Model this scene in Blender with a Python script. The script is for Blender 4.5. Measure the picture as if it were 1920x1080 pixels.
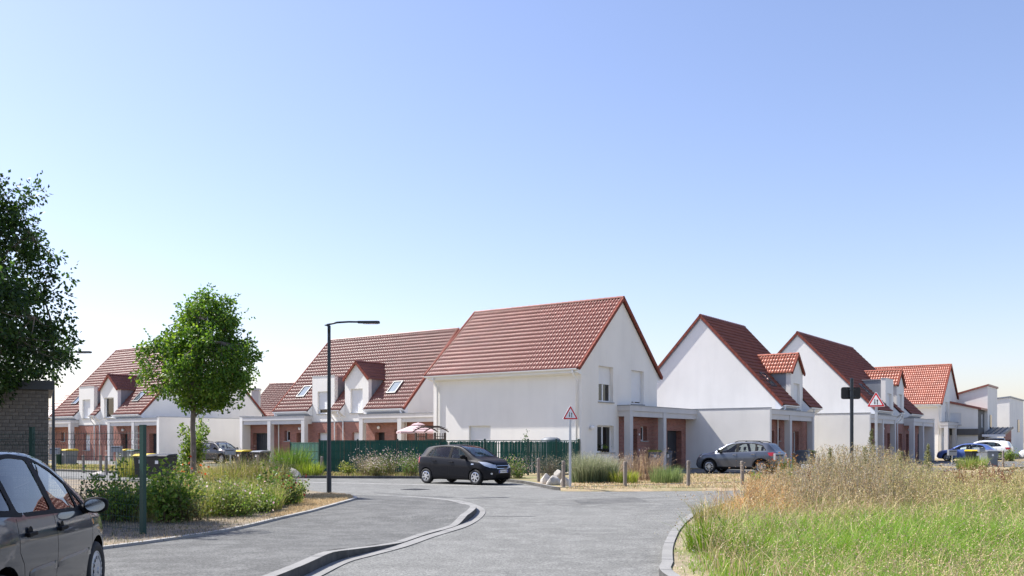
import bpy, bmesh, math, random
import numpy as np
from mathutils import Vector, Matrix
from mathutils.geometry import tessellate_polygon
R = math.radians
for o in list(bpy.data.objects): bpy.data.objects.remove(o)
SC = bpy.context.scene
COL = SC.collection
random.seed(7); RNG = np.random.default_rng(11)

# ---------------------------------------------------------------- camera, sky, sun, exposure
FPX, HOR, EYE = 1747.0, 830.0, 1.6            # focal length and horizon row of the 1920 px photograph, eye height
cam_d = bpy.data.cameras.new('camera'); cam = bpy.data.objects.new('camera', cam_d); COL.objects.link(cam)
cam.location = (0, 0, EYE); cam.rotation_euler = (R(90), 0, 0)
cam_d.sensor_width = 36; cam_d.lens = FPX / 1920 * 36; cam_d.shift_y = (HOR - 540) / 1920
cam_d.clip_start = 0.1; cam_d.clip_end = 5000
SC.camera = cam
SUN_EL = R(51); LT = Vector((0.953, -0.387, 0)).normalized()       # horizontal travel of the sunlight
to_sun = Vector((-LT.x * math.cos(SUN_EL), -LT.y * math.cos(SUN_EL), math.sin(SUN_EL)))
W = bpy.data.worlds.new('World'); SC.world = W; W.use_nodes = True
nt = W.node_tree; nt.nodes.clear()
sky = nt.nodes.new('ShaderNodeTexSky'); sky.sky_type = 'NISHITA'; sky.sun_disc = False
sky.sun_elevation = SUN_EL; sky.sun_rotation = math.atan2(to_sun.x, to_sun.y)
sky.air_density = 1.15; sky.dust_density = 1.0; sky.ozone_density = 2.0; sky.altitude = 50
bg = nt.nodes.new('ShaderNodeBackground'); bg.inputs[1].default_value = 0.112
wo = nt.nodes.new('ShaderNodeOutputWorld')
tint = nt.nodes.new('ShaderNodeMix'); tint.data_type = 'RGBA'; tint.blend_type = 'MULTIPLY'; tint.inputs['Factor'].default_value = 1; tint.inputs['B'].default_value = (0.965, 0.882, 0.985, 1)   # hazier, less green air
nt.links.new(sky.outputs[0], tint.inputs['A']); nt.links.new(tint.outputs['Result'], bg.inputs[0]); nt.links.new(bg.outputs[0], wo.inputs[0])
sd = bpy.data.lights.new('sun', 'SUN'); sd.energy = 4.6; sd.angle = R(0.53); sd.color = (1, 0.965, 0.92)
sun = bpy.data.objects.new('sun', sd); COL.objects.link(sun); sun.location = (-40, 20, 60)
sun.rotation_euler = to_sun.to_track_quat('Z', 'Y').to_euler()
SC.view_settings.view_transform = 'Standard'; SC.view_settings.look = 'None'
SC.view_settings.exposure = 0.92; SC.view_settings.gamma = 1.0
SC.render.engine = 'CYCLES'

# ---------------------------------------------------------------- helpers
UD = Vector((-0.813, 0.582, 0)); VD = Vector((0.582, 0.813, 0))   # the two directions of the housing estate
ROTU, ROTV = math.atan2(-0.582, 0.813), math.atan2(0.813, 0.582)
def gp(px, py, z=0.0):
    """point of the place that stood at a photo pixel, on a level z"""
    d = FPX * (EYE - z) / (py - HOR)
    return Vector(((px - 960) / FPX * d, d, z))
def at(px, d, z=0.0): return Vector(((px - 960) / FPX * d, d, z))

MATS = {}
def node(nt, t, **k):
    n = nt.nodes.new(t)
    for a, b in k.items(): setattr(n, a, b)
    return n
def base_mat(name):
    m = bpy.data.materials.new(name); m.use_nodes = True; MATS[name] = m
    t = m.node_tree; p = t.nodes['Principled BSDF']
    return m, t, p
def pmat(name, col, rough=0.6, metal=0.0, var=0.12, vscale=3.0, bump=0.0, bscale=40.0, coat=0.0, spec=0.5, fine=0.0, fscale=120.0, stain=0.0):
    """principled with two scales of colour noise and a little bump"""
    m, t, p = base_mat(name); L = t.links.new
    p.inputs['Roughness'].default_value = rough; p.inputs['Metallic'].default_value = metal
    p.inputs['Coat Weight'].default_value = coat; p.inputs['Specular IOR Level'].default_value = spec
    p.inputs['Coat Roughness'].default_value = 0.05
    tc = node(t, 'ShaderNodeTexCoord'); out = None
    c = node(t, 'ShaderNodeRGB'); c.outputs[0].default_value = (*col, 1); out = c.outputs[0]
    def mul(sock, scale, amt, detail=5):
        n = node(t, 'ShaderNodeTexNoise'); n.inputs['Scale'].default_value = scale; n.inputs['Detail'].default_value = detail
        L(tc.outputs['Object'], n.inputs['Vector'])
        mr = node(t, 'ShaderNodeMapRange'); mr.inputs[1].default_value = 0.3; mr.inputs[2].default_value = 0.7
        mr.inputs[3].default_value = 1 - amt; mr.inputs[4].default_value = 1 + amt
        L(n.outputs['Fac'], mr.inputs[0])
        mx = node(t, 'ShaderNodeMix', data_type='RGBA', blend_type='MULTIPLY'); mx.inputs['Factor'].default_value = 1
        L(sock, mx.inputs['A']); L(mr.outputs[0], mx.inputs['B'])
        return mx.outputs['Result']
    if var: out = mul(out, vscale, var)
    if fine: out = mul(out, fscale, fine, 2)
    if stain:                                              # vertical rain streaks
        mp = node(t, 'ShaderNodeMapping'); mp.inputs['Scale'].default_value = (1.1, 1.1, 0.16); L(tc.outputs['Object'], mp.inputs[0])
        n = node(t, 'ShaderNodeTexNoise'); n.inputs['Scale'].default_value = 1.6; n.inputs['Detail'].default_value = 6; L(mp.outputs[0], n.inputs['Vector'])
        mr = node(t, 'ShaderNodeMapRange'); mr.inputs[1].default_value = 0.5; mr.inputs[2].default_value = 0.8
        mr.inputs[3].default_value = 1; mr.inputs[4].default_value = 1 - stain; L(n.outputs['Fac'], mr.inputs[0])
        mx = node(t, 'ShaderNodeMix', data_type='RGBA', blend_type='MULTIPLY'); mx.inputs['Factor'].default_value = 1
        L(out, mx.inputs['A']); L(mr.outputs[0], mx.inputs['B']); out = mx.outputs['Result']
    L(out, p.inputs['Base Color'])
    if bump:
        n = node(t, 'ShaderNodeTexNoise'); n.inputs['Scale'].default_value = bscale; n.inputs['Detail'].default_value = 4
        L(tc.outputs['Object'], n.inputs['Vector'])
        b = node(t, 'ShaderNodeBump'); b.inputs['Strength'].default_value = bump; b.inputs['Distance'].default_value = 0.01
        L(n.outputs['Fac'], b.inputs['Height']); L(b.outputs[0], p.inputs['Normal'])
    return m
def attr_mat(name, rough=0.6, trans=0.35, spec=0.3):
    """plant material: the colour of each blade or leaf is stored on the mesh; leaves let some light through"""
    m, t, p = base_mat(name); L = t.links.new
    a = node(t, 'ShaderNodeAttribute', attribute_name='Col')
    L(a.outputs['Color'], p.inputs['Base Color']); p.inputs['Roughness'].default_value = rough; p.inputs['Specular IOR Level'].default_value = spec
    tr = node(t, 'ShaderNodeBsdfTranslucent')
    hs = node(t, 'ShaderNodeHueSaturation'); hs.inputs['Value'].default_value = 1.5; hs.inputs['Saturation'].default_value = 1.1; hs.inputs['Hue'].default_value = 0.485
    L(a.outputs['Color'], hs.inputs['Color']); L(hs.outputs[0], tr.inputs[0])
    mx = node(t, 'ShaderNodeMixShader'); mx.inputs[0].default_value = trans
    L(p.outputs[0], mx.inputs[1]); L(tr.outputs[0], mx.inputs[2])
    L(mx.outputs[0], t.nodes['Material Output'].inputs[0])
    return m
def glass_mat(name, tint, ior=1.5, rough=0.0):
    m, t, p = base_mat(name); L = t.links.new; t.nodes.remove(p)
    tr = node(t, 'ShaderNodeBsdfTransparent'); tr.inputs[0].default_value = (*tint, 1)
    gl = node(t, 'ShaderNodeBsdfGlossy'); gl.inputs['Roughness'].default_value = rough; gl.inputs[0].default_value = (1, 1, 1, 1)
    f0 = ((ior-1)/(ior+1))**2; lw = node(t, 'ShaderNodeLayerWeight'); lw.inputs[0].default_value = 0.5
    pw = node(t, 'ShaderNodeMath', operation='POWER'); L(lw.outputs['Facing'], pw.inputs[0]); pw.inputs[1].default_value = 4.0
    ma = node(t, 'ShaderNodeMath', operation='MULTIPLY_ADD'); L(pw.outputs[0], ma.inputs[0]); ma.inputs[1].default_value = 1-f0; ma.inputs[2].default_value = f0
    mx = node(t, 'ShaderNodeMixShader'); L(ma.outputs[0], mx.inputs[0]); L(tr.outputs[0], mx.inputs[1]); L(gl.outputs[0], mx.inputs[2])
    L(mx.outputs[0], t.nodes['Material Output'].inputs[0]); return m
def brick_mat(name, c1, c2, mortar, bw=0.225, bh=0.075):
    m, t, p = base_mat(name); L = t.links.new
    tc = node(t, 'ShaderNodeTexCoord'); sp = node(t, 'ShaderNodeSeparateXYZ'); L(tc.outputs['Object'], sp.inputs[0])
    ad = node(t, 'ShaderNodeMath', operation='ADD'); L(sp.outputs[0], ad.inputs[0]); L(sp.outputs[1], ad.inputs[1])
    cb = node(t, 'ShaderNodeCombineXYZ'); L(ad.outputs[0], cb.inputs[0]); L(sp.outputs[2], cb.inputs[1])
    b = node(t, 'ShaderNodeTexBrick'); L(cb.outputs[0], b.inputs['Vector'])
    b.inputs['Color1'].default_value = (*c1, 1); b.inputs['Color2'].default_value = (*c2, 1); b.inputs['Mortar'].default_value = (*mortar, 1)
    b.inputs['Scale'].default_value = 1; b.inputs['Brick Width'].default_value = bw; b.inputs['Row Height'].default_value = bh
    b.inputs['Mortar Size'].default_value = 0.007; b.inputs['Mortar Smooth'].default_value = 0.2
    L(b.outputs['Color'], p.inputs['Base Color']); p.inputs['Roughness'].default_value = 0.8
    bp = node(t, 'ShaderNodeBump'); bp.inputs['Strength'].default_value = 0.6; bp.inputs['Distance'].default_value = 0.01; bp.invert = True
    L(b.outputs['Fac'], bp.inputs['Height']); L(bp.outputs[0], p.inputs['Normal'])
    return m
def paint_mat(name, col, metal=0.55, rough=0.3, flake=0.06, coat=0.7):
    m = pmat(name, col, rough, metal, var=0.03, vscale=2, fine=flake, fscale=900, coat=coat, spec=0.2); return m

# ---------------------------------------------------------------- mesh building
class MB:
    def __init__(s): s.v = []; s.f = []; s.m = []
    def poly(s, pts, mi=0):
        n = len(s.v); s.v += [tuple(p) for p in pts]; s.f.append(tuple(range(n, n + len(pts)))); s.m.append(mi)
    def box(s, x0, x1, y0, y1, z0, z1, mi=0):
        n = len(s.v)
        s.v += [(x0,y0,z0),(x1,y0,z0),(x1,y1,z0),(x0,y1,z0),(x0,y0,z1),(x1,y0,z1),(x1,y1,z1),(x0,y1,z1)]
        for q in ((0,3,2,1),(4,5,6,7),(0,1,5,4),(1,2,6,5),(2,3,7,6),(3,0,4,7)): s.f.append(tuple(n + i for i in q)); s.m.append(mi)
    def obox(s, c, ex, ey, ez, mi=0):
        """box from centre and three half-axis vectors"""
        c, ex, ey, ez = map(Vector, (c, ex, ey, ez)); n = len(s.v)
        for a, b, d in ((-1,-1,-1),(1,-1,-1),(1,1,-1),(-1,1,-1),(-1,-1,1),(1,-1,1),(1,1,1),(-1,1,1)): s.v.append(tuple(c + a*ex + b*ey + d*ez))
        for q in ((0,3,2,1),(4,5,6,7),(0,1,5,4),(1,2,6,5),(2,3,7,6),(3,0,4,7)): s.f.append(tuple(n + i for i in q)); s.m.append(mi)
    def prism(s, pts, off, mi=0):
        """closed prism: 3D outline swept by an offset vector"""
        off = Vector(off); n = len(s.v); k = len(pts)
        s.v += [tuple(p) for p in pts] + [tuple(Vector(p) + off) for p in pts]
        s.f.append(tuple(range(n + k - 1, n - 1, -1))); s.f.append(tuple(range(n + k, n + 2*k))); s.m += [mi, mi]
        for i in range(k):
            j = (i + 1) % k; s.f.append((n+i, n+j, n+k+j, n+k+i)); s.m.append(mi)
    def tube(s, path, rad, n=8, mi=0, cap=True):
        path = [Vector(p) for p in path]; k = len(path)
        if not hasattr(rad, '__len__'): rad = [rad] * k
        base = len(s.v); up = None
        for i, p in enumerate(path):
            d = (path[min(i+1, k-1)] - path[max(i-1, 0)]).normalized()
            if up is None: up = Vector((0,0,1)) if abs(d.z) < 0.9 else Vector((1,0,0))
            a = d.cross(up).normalized(); b = a.cross(d).normalized(); up = b
            for q in range(n):
                t = 2*math.pi*q/n; s.v.append(tuple(p + rad[i]*(math.cos(t)*a + math.sin(t)*b)))
        for i in range(k-1):
            for q in range(n):
                r = (q+1) % n; s.f.append((base+i*n+q, base+i*n+r, base+(i+1)*n+r, base+(i+1)*n+q)); s.m.append(mi)
        if cap:
            s.f.append(tuple(range(base+n-1, base-1, -1))); s.f.append(tuple(range(base+(k-1)*n, base+k*n))); s.m += [mi, mi]
    def lathe(s, prof, n=20, axis='z', c=(0,0,0), mi=0):
        """prof: (radius, height) list"""
        base = len(s.v); c = Vector(c); k = len(prof)
        for r, h in prof:
            for q in range(n):
                t = 2*math.pi*q/n; a, b = r*math.cos(t), r*math.sin(t)
                s.v.append(tuple(c + (Vector((a,b,h)) if axis == 'z' else Vector((a,h,b)) if axis == 'y' else Vector((h,a,b)))))
        for i in range(k-1):
            for q in range(n):
                r = (q+1) % n; s.f.append((base+i*n+q, base+i*n+r, base+(i+1)*n+r, base+(i+1)*n+q)); s.m.append(mi)
    def panel(s, fr, outer, holes=(), reveal=0.0, mi=0, rmi=None):
        """flat wall with real openings; fr(a, b, depth) maps wall coordinates; reveals run inwards"""
        polys = [[Vector((a, b, 0)) for a, b in outer]] + [[Vector((a, b, 0)) for a, b in h] for h in holes]
        flat = [p for q in polys for p in q]; n = len(s.v)
        s.v += [tuple(fr(p.x, p.y, 0)) for p in flat]
        for t in tessellate_polygon(polys): s.f.append(tuple(n + i for i in t)); s.m.append(mi)
        if reveal:
            for h in holes:
                for i in range(len(h)):
                    (a, b), (c, d) = h[i], h[(i+1) % len(h)]
                    s.poly([fr(a,b,0), fr(c,d,0), fr(c,d,reveal), fr(a,b,reveal)], mi if rmi is None else rmi)
    def build(s, name, mats, parent=None, smooth=False, bevel=0.0, recalc=True, loc=None, rot=None):
        me = bpy.data.meshes.new(name); me.from_pydata(s.v, [], s.f)
        if not isinstance(mats, (list, tuple)): mats = [mats]
        for m in mats: me.materials.append(MATS[m] if isinstance(m, str) else m)
        if len(mats) > 1: me.polygons.foreach_set('material_index', s.m)
        if recalc:
            bm = bmesh.new(); bm.from_mesh(me); bmesh.ops.remove_doubles(bm, verts=bm.verts, dist=1e-5) if smooth else None
            bmesh.ops.recalc_face_normals(bm, faces=bm.faces); bm.to_mesh(me); bm.free()
        if smooth: me.polygons.foreach_set('use_smooth', [True]*len(me.polygons))
        me.update()
        o = link(name, me, parent, loc, rot)
        if bevel:
            b = o.modifiers.new('bevel', 'BEVEL'); b.width = bevel; b.segments = 2; b.limit_method = 'ANGLE'; b.angle_limit = R(40)
        return o
def link(name, me, parent=None, loc=None, rot=None):
    o = bpy.data.objects.new(name, me); COL.objects.link(o)
    if parent is not None: o.parent = parent
    if loc is not None: o.location = loc
    if rot is not None: o.rotation_euler = rot
    return o
def tag(o, label=None, cat=None, group=None, kind=None):
    if label: o['label'] = label
    if cat: o['category'] = cat
    if group: o['group'] = group
    if kind: o['kind'] = kind
    return o
def thing(name, label, cat, loc=(0,0,0), rz=0, group=None):
    o = bpy.data.objects.new(name, None); COL.objects.link(o); o.empty_display_size = 0.2
    o.location = loc; o.rotation_euler = (0, 0, rz); return tag(o, label, cat, group)
def struct(o): o['kind'] = 'structure'; return o
KIDS = {}
def copy_tree(o, parent=None):
    c = o.copy(); COL.objects.link(c); c.parent = parent
    for ch in [x for x in COL.objects if x.parent == o]: copy_tree(ch, c)
    return c
def np_mesh(name, V, F, mat, cols=None, parent=None, smooth=False):
    """mesh from numpy arrays, F (n,3) or (n,4), cols per vertex"""
    me = bpy.data.meshes.new(name); k = F.shape[1]
    me.vertices.add(len(V)); me.vertices.foreach_set('co', np.ascontiguousarray(V, dtype=np.float32).ravel())
    me.loops.add(F.size); me.loops.foreach_set('vertex_index', np.ascontiguousarray(F, dtype=np.int32).ravel())
    me.polygons.add(len(F)); me.polygons.foreach_set('loop_start', np.arange(0, F.size, k, dtype=np.int32))
    me.update(calc_edges=True)
    if cols is not None:
        ca = me.color_attributes.new('Col', 'FLOAT_COLOR', 'POINT')
        c4 = np.ones((len(V), 4), dtype=np.float32); c4[:, :3] = cols; ca.data.foreach_set('color', c4.ravel())
    if smooth: me.polygons.foreach_set('use_smooth', np.ones(len(F), dtype=bool))
    me.materials.append(MATS[mat] if isinstance(mat, str) else mat)
    return link(name, me, parent)

# ---------------------------------------------------------------- materials
pmat('render_white', (0.835, 0.81, 0.755), 0.85, var=0.045, vscale=0.5, bump=0.25, bscale=90, stain=0.06)
pmat('render_grey_or_shaded', (0.60, 0.585, 0.57), 0.85, var=0.03, vscale=1.0, bump=0.2, bscale=90, stain=0.08)  # canopies: white render with shade put into its colour; chimney: plain grey
pmat('cladding_dark', (0.10, 0.098, 0.095), 0.7, var=0.05)
pmat('white_pvc', (0.78, 0.79, 0.80), 0.35, var=0.02)
pmat('shutter_white', (0.74, 0.75, 0.76), 0.45, var=0.02)
pmat('zinc', (0.26, 0.28, 0.31), 0.45, 0.3, var=0.08)
pmat('anthracite', (0.030, 0.036, 0.045), 0.45, var=0.05)
pmat('door_dark', (0.02, 0.02, 0.022), 0.4, var=0.05)
pmat('concrete', (0.23, 0.226, 0.212), 0.85, var=0.12, vscale=2.5, bump=0.3, bscale=60, fine=0.15, fscale=70)
pmat('concrete_grey', (0.33, 0.32, 0.30), 0.85, var=0.12, vscale=2.5, bump=0.3, bscale=60, fine=0.15, fscale=70)
pmat('tile_red', (0.255, 0.084, 0.058), 0.41, var=0.16, vscale=1.3, fine=0.12, fscale=9, spec=0.5)
pmat('tile_brown', (0.20, 0.074, 0.055), 0.43, var=0.14, vscale=1.3, fine=0.12, fscale=9, spec=0.42)
pmat('tile_orange', (0.40, 0.125, 0.07), 0.34, var=0.16, vscale=1.3, fine=0.12, fscale=9, spec=0.6)
pmat('verge', (0.22, 0.065, 0.045), 0.75, var=0.15, spec=0.15); pmat('roof_deck', (0.06, 0.03, 0.025), 0.8)
brick_mat('brick_red', (0.37, 0.135, 0.095), (0.24, 0.085, 0.062), (0.34, 0.30, 0.27))
brick_mat('brick_pink', (0.36, 0.17, 0.13), (0.28, 0.12, 0.09), (0.36, 0.32, 0.29))
pmat('brick_taupe', (0.155, 0.14, 0.122), 0.85, var=0.35, vscale=5.5, bump=0.5, bscale=60, fine=0.2, fscale=60)
pmat('mortar_taupe', (0.085, 0.078, 0.07), 0.9, var=0.1)
pmat('wood_bollard', (0.23, 0.195, 0.165), 0.8, var=0.15, vscale=6, bump=0.3, bscale=30)
pmat('wood_dark', (0.085, 0.06, 0.048), 0.75, var=0.2, vscale=6)
pmat('bark', (0.17, 0.145, 0.12), 0.9, var=0.25, vscale=9, bump=0.8, bscale=35)
pmat('fence_green', (0.006, 0.045, 0.035), 0.45, var=0.08)
pmat('slat_green', (0.006, 0.075, 0.055), 0.75, var=0.10, vscale=2.0, fine=0.1, fscale=25)
pmat('lamp_steel', (0.030, 0.038, 0.048), 0.4, 0.4, var=0.06)
pmat('galvanised', (0.50, 0.52, 0.55), 0.4, 0.6, var=0.08, vscale=5)
pmat('sign_red', (0.62, 0.012, 0.02), 0.4, var=0.02); pmat('sign_white', (0.82, 0.82, 0.82), 0.4, var=0.02)
pmat('sign_black', (0.01, 0.01, 0.012), 0.5, var=0.02)
pmat('rubber', (0.018, 0.018, 0.018), 0.75, var=0.1); pmat('alloy', (0.62, 0.63, 0.65), 0.3, 0.85, var=0.02)
pmat('hubcap', (0.50, 0.51, 0.52), 0.4, 0.5, var=0.04)
pmat('plastic_black', (0.010, 0.010, 0.011), 0.6, var=0.05, spec=0.1); pmat('car_inside', (0.035, 0.035, 0.038), 0.8, var=0.05)
pmat('chrome', (0.75, 0.76, 0.78), 0.12, 1.0, var=0.0)
pmat('lens_red', (0.42, 0.008, 0.012), 0.15, var=0.05, coat=1); pmat('lens_clear', (0.55, 0.58, 0.62), 0.12, 0.4, var=0.05, coat=1)
pmat('lens_amber', (0.75, 0.28, 0.03), 0.2, coat=1)
pmat('bin_grey', (0.17, 0.185, 0.205), 0.55, var=0.06); pmat('bin_green', (0.012, 0.05, 0.028), 0.5, var=0.06); pmat('bin_black', (0.018, 0.019, 0.021), 0.5, var=0.1)
pmat('lid_yellow', (0.62, 0.46, 0.02), 0.5, var=0.05); pmat('lid_lime', (0.30, 0.33, 0.03), 0.5, var=0.05)
pmat('rock_white', (0.44, 0.41, 0.36), 0.9, var=0.28, vscale=4, bump=0.9, bscale=14); pmat('rock_grey', (0.33, 0.31, 0.28), 0.9, var=0.25, vscale=6, bump=1, bscale=14)
pmat('parasol', (0.44, 0.32, 0.335), 0.8, var=0.04)
pmat('solar_dark', (0.05, 0.056, 0.065), 0.35, 0.3, var=0.06)
glass_mat('house_glass', (0.05, 0.055, 0.06), 1.6); glass_mat('car_glass', (0.68, 0.73, 0.72), 1.5)
glass_mat('lamp_glass', (0.7, 0.7, 0.7))
glass_mat('skylight_glass', (0.6, 0.64, 0.66), 1.6)
attr_mat('leaf', 0.45, 0.42, 0.4); attr_mat('blade', 0.6, 0.35, 0.25); attr_mat('dry', 0.8, 0.2, 0.1)
# ================================================================ ground, road, pavement, kerbs
def ground_mat(name, cols, scales, rough=0.95, bump=0.5, fine=0.25, fscale=60):
    m, t, p = base_mat(name); L = t.links.new
    tc = node(t, 'ShaderNodeTexCoord'); out = None
    for i, c in enumerate(cols):
        r = node(t, 'ShaderNodeRGB'); r.outputs[0].default_value = (*c, 1)
        if out is None: out = r.outputs[0]; continue
        n = node(t, 'ShaderNodeTexNoise'); n.inputs['Scale'].default_value = scales[i-1]; n.inputs['Detail'].default_value = 8; n.inputs['Roughness'].default_value = 0.65
        mp = node(t, 'ShaderNodeMapping'); mp.inputs['Location'].default_value = (i*13.7, i*5.1, 0); L(tc.outputs['Object'], mp.inputs[0]); L(mp.outputs[0], n.inputs['Vector'])
        mr = node(t, 'ShaderNodeMapRange'); mr.inputs[1].default_value = 0.45; mr.inputs[2].default_value = 0.62; L(n.outputs['Fac'], mr.inputs[0])
        mx = node(t, 'ShaderNodeMix', data_type='RGBA'); L(mr.outputs[0], mx.inputs['Factor']); L(out, mx.inputs['A']); L(r.outputs[0], mx.inputs['B']); out = mx.outputs['Result']
    n = node(t, 'ShaderNodeTexNoise'); n.inputs['Scale'].default_value = fscale; n.inputs['Detail'].default_value = 3; L(tc.outputs['Object'], n.inputs['Vector'])
    mr = node(t, 'ShaderNodeMapRange'); mr.inputs[1].default_value = 0.3; mr.inputs[2].default_value = 0.7; mr.inputs[3].default_value = 1-fine; mr.inputs[4].default_value = 1+fine; L(n.outputs['Fac'], mr.inputs[0])
    mx = node(t, 'ShaderNodeMix', data_type='RGBA', blend_type='MULTIPLY'); mx.inputs['Factor'].default_value = 1; L(out, mx.inputs['A']); L(mr.outputs[0], mx.inputs['B'])
    L(mx.outputs['Result'], p.inputs['Base Color']); p.inputs['Roughness'].default_value = rough; p.inputs['Specular IOR Level'].default_value = 0.25
    b = node(t, 'ShaderNodeBump'); b.inputs['Strength'].default_value = bump; b.inputs['Distance'].default_value = 0.01; L(n.outputs['Fac'], b.inputs['Height']); L(b.outputs[0], p.inputs['Normal'])
    return m
def asphalt_mat(name, c0, c1):
    m = ground_mat(name, [c0, c1, tuple(x*0.86 for x in c0), tuple(min(1, x*1.1) for x in c1)], [0.5, 0.16, 1.7], 0.85, 0.5, 0.16, 130)
    t = m.node_tree; L = t.links.new; p = t.nodes['Principled BSDF']; src = p.inputs['Base Color'].links[0].from_socket
    tc = node(t, 'ShaderNodeTexCoord')
    vo = node(t, 'ShaderNodeTexVoronoi'); vo.inputs['Scale'].default_value = 55; L(tc.outputs['Object'], vo.inputs['Vector'])   # stone chips
    mr = node(t, 'ShaderNodeMapRange'); mr.inputs[1].default_value = 0.0; mr.inputs[2].default_value = 1.0; mr.inputs[3].default_value = 0.60; mr.inputs[4].default_value = 1.40
    sp = node(t, 'ShaderNodeSeparateColor'); L(vo.outputs['Color'], sp.inputs[0]); L(sp.outputs[0], mr.inputs[0])
    mx = node(t, 'ShaderNodeMix', data_type='RGBA', blend_type='MULTIPLY'); mx.inputs['Factor'].default_value = 1
    L(src, mx.inputs['A']); L(mr.outputs[0], mx.inputs['B']); L(mx.outputs['Result'], p.inputs['Base Color'])
    return m
asphalt_mat('asphalt', (0.158, 0.158, 0.146), (0.178, 0.178, 0.165))
asphalt_mat('asphalt_dark', (0.112, 0.112, 0.105), (0.134, 0.134, 0.126))
pmat('kerb_face_shade', (0.075, 0.072, 0.066), 0.9, var=0.4, vscale=5); pmat('tar', (0.055, 0.055, 0.056), 0.6, var=0.2, vscale=8)
pmat('road_paint', (0.55, 0.54, 0.51), 0.8, var=0.25, vscale=6, fine=0.3, fscale=40)
ground_mat('dry_lawn', [(0.38, 0.285, 0.175), (0.42, 0.32, 0.205), (0.29, 0.23, 0.14), (0.20, 0.195, 0.09)], [0.8, 2.2, 0.35], bump=0.9)
ground_mat('earth', [(0.30, 0.25, 0.175), (0.36, 0.29, 0.19), (0.20, 0.18, 0.10)], [0.4, 1.5], bump=0.8)
ground_mat('mulch', [(0.20, 0.17, 0.135), (0.115, 0.10, 0.08), (0.30, 0.235, 0.15)], [6.0, 0.9], bump=1.0, fine=0.45, fscale=35)
ground_mat('meadow_soil', [(0.25, 0.21, 0.14), (0.33, 0.27, 0.17), (0.15, 0.16, 0.06)], [1.5, 0.8], bump=1.0, fine=0.4, fscale=30)

def sheet(name, pts, mat, z, kind='structure', label=None):
    mb = MB(); mb.panel(lambda a, b, d: (a, b, z), [(p[0], p[1]) for p in pts])
    o = mb.build(name, mat); o['kind'] = kind
    for p in o.data.polygons:
        if p.normal.z < 0: p.flip()
    return o
G = 3000
o = MB(); o.poly([(-G,-G,-0.03),(G,-G,-0.03),(G,G,-0.03),(-G,G,-0.03)]); struct(o.build('ground', 'earth'))
sheet('road', [(-70,-12),(30,-12),(75,60),(80,120),(60,120),(5,52),(-12,44),(-75,92)], 'asphalt', 0.0)

def smooth_line(pts, step=0.25):
    """Catmull-Rom through 2D points, resampled evenly"""
    P = [Vector((p[0], p[1])) for p in pts]; P = [2*P[0]-P[1]] + P + [2*P[-1]-P[-2]]; out = []
    for i in range(1, len(P)-2):
        for k in range(24):
            t = k/24; a, b, c, d = P[i-1], P[i], P[i+1], P[i+2]
            out.append(0.5*((2*b) + (c-a)*t + (2*a-5*b+4*c-d)*t*t + (3*b-a-3*c+d)*t**3))
    out.append(P[-2]); res = [out[0]]; acc = 0
    for i in range(1, len(out)):
        seg = (out[i]-out[i-1]).length
        while acc + seg >= step and seg > 0:
            f = (step-acc)/seg; q = out[i-1].lerp(out[i], f); res.append(q); out[i-1] = q; seg = (out[i]-q).length; acc = 0
        acc += seg
    return res
def norm_at(L, i):
    d = (L[min(i+1, len(L)-1)] - L[max(i-1, 0)]).normalized(); return Vector((-d.y, d.x))     # left of travel
def stones(parent, name, line, o0, o1, zfun, per, mat, gap=0.006, drop=0.25):
    """row of laid stones along a line between two sideways offsets; each stone its own mesh"""
    for i in range(0, len(line)-1, per):
        j = min(i+per, len(line)-1); mb = MB(); ring = []
        for k in range(i, j+1):
            n = norm_at(line, k); d = Vector((n.y, -n.x)); p = line[k]
            if k == i: p = p + d*gap
            if k == j: p = p - d*gap
            ring.append((p + n*o0, p + n*o1, zfun(k)))
        jit = random.uniform(-0.003, 0.003)
        for a, b in zip(ring[:-1], ring[1:]):
            (a0, a1, za), (b0, b1, zb) = a, b; za += jit; zb += jit
            mb.poly([(*a0, za), (*b0, zb), (*b1, zb), (*a1, za)])
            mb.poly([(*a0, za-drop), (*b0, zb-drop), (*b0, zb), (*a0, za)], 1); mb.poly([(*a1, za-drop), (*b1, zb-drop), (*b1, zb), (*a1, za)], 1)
        for a0, a1, za in (ring[0], ring[-1]): za += jit; mb.poly([(*a0, za-drop), (*a1, za-drop), (*a1, za), (*a0, za)])
        mb.build(name, [mat, 'kerb_face_shade' if mat == 'concrete' else mat], parent, bevel=0.008)  # side faces of concrete kerbs darker: shade painted into their colour

# pavement corner with its kerb and gutter: the kerb stands proud twice and is dropped between
KR = smooth_line([Vector((-3.2, 3.0)), Vector((-2.95, 8.0))] + [gp(*q, 0.06).xy for q in ((527,1080),(605,1046),(660,1032),(722,1017),(782,998),(845,980),(877,961),(878,949),(852,938.5),(805,932),(730,927.5),(640,925.5))], 0.25)
KLpts = [Vector((-7.4, 7.0)), Vector((-7.1, 11.0))] + [gp(*q, 0.06).xy for q in ((185,1030),(300,1015),(413,998),(469,986.7),(530,972),(582,960),(638,944.5),(664,937),(669,933.5),(655,929.5),(615,926.6))]
KL = smooth_line(KLpts, 0.25)
def kr_h(k):
    p = KR[min(max(k, 0), len(KR)-1)]; y = p.y
    def bump(a, b, c, d): return 0 if y < a or y > d else (min((y-a)/(b-a), 1) * min((d-y)/(d-c), 1))
    h = 0.12*bump(2, 4, 12.4, 14.8) + 0.10*bump(17.9, 19.0, 21.6, 24.0)
    return 0.025 + h
kerb = struct(bpy.data.objects.new('kerb', None)); COL.objects.link(kerb)
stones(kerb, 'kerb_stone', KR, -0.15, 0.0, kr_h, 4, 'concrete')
gut = struct(bpy.data.objects.new('gutter', None)); COL.objects.link(gut)
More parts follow.
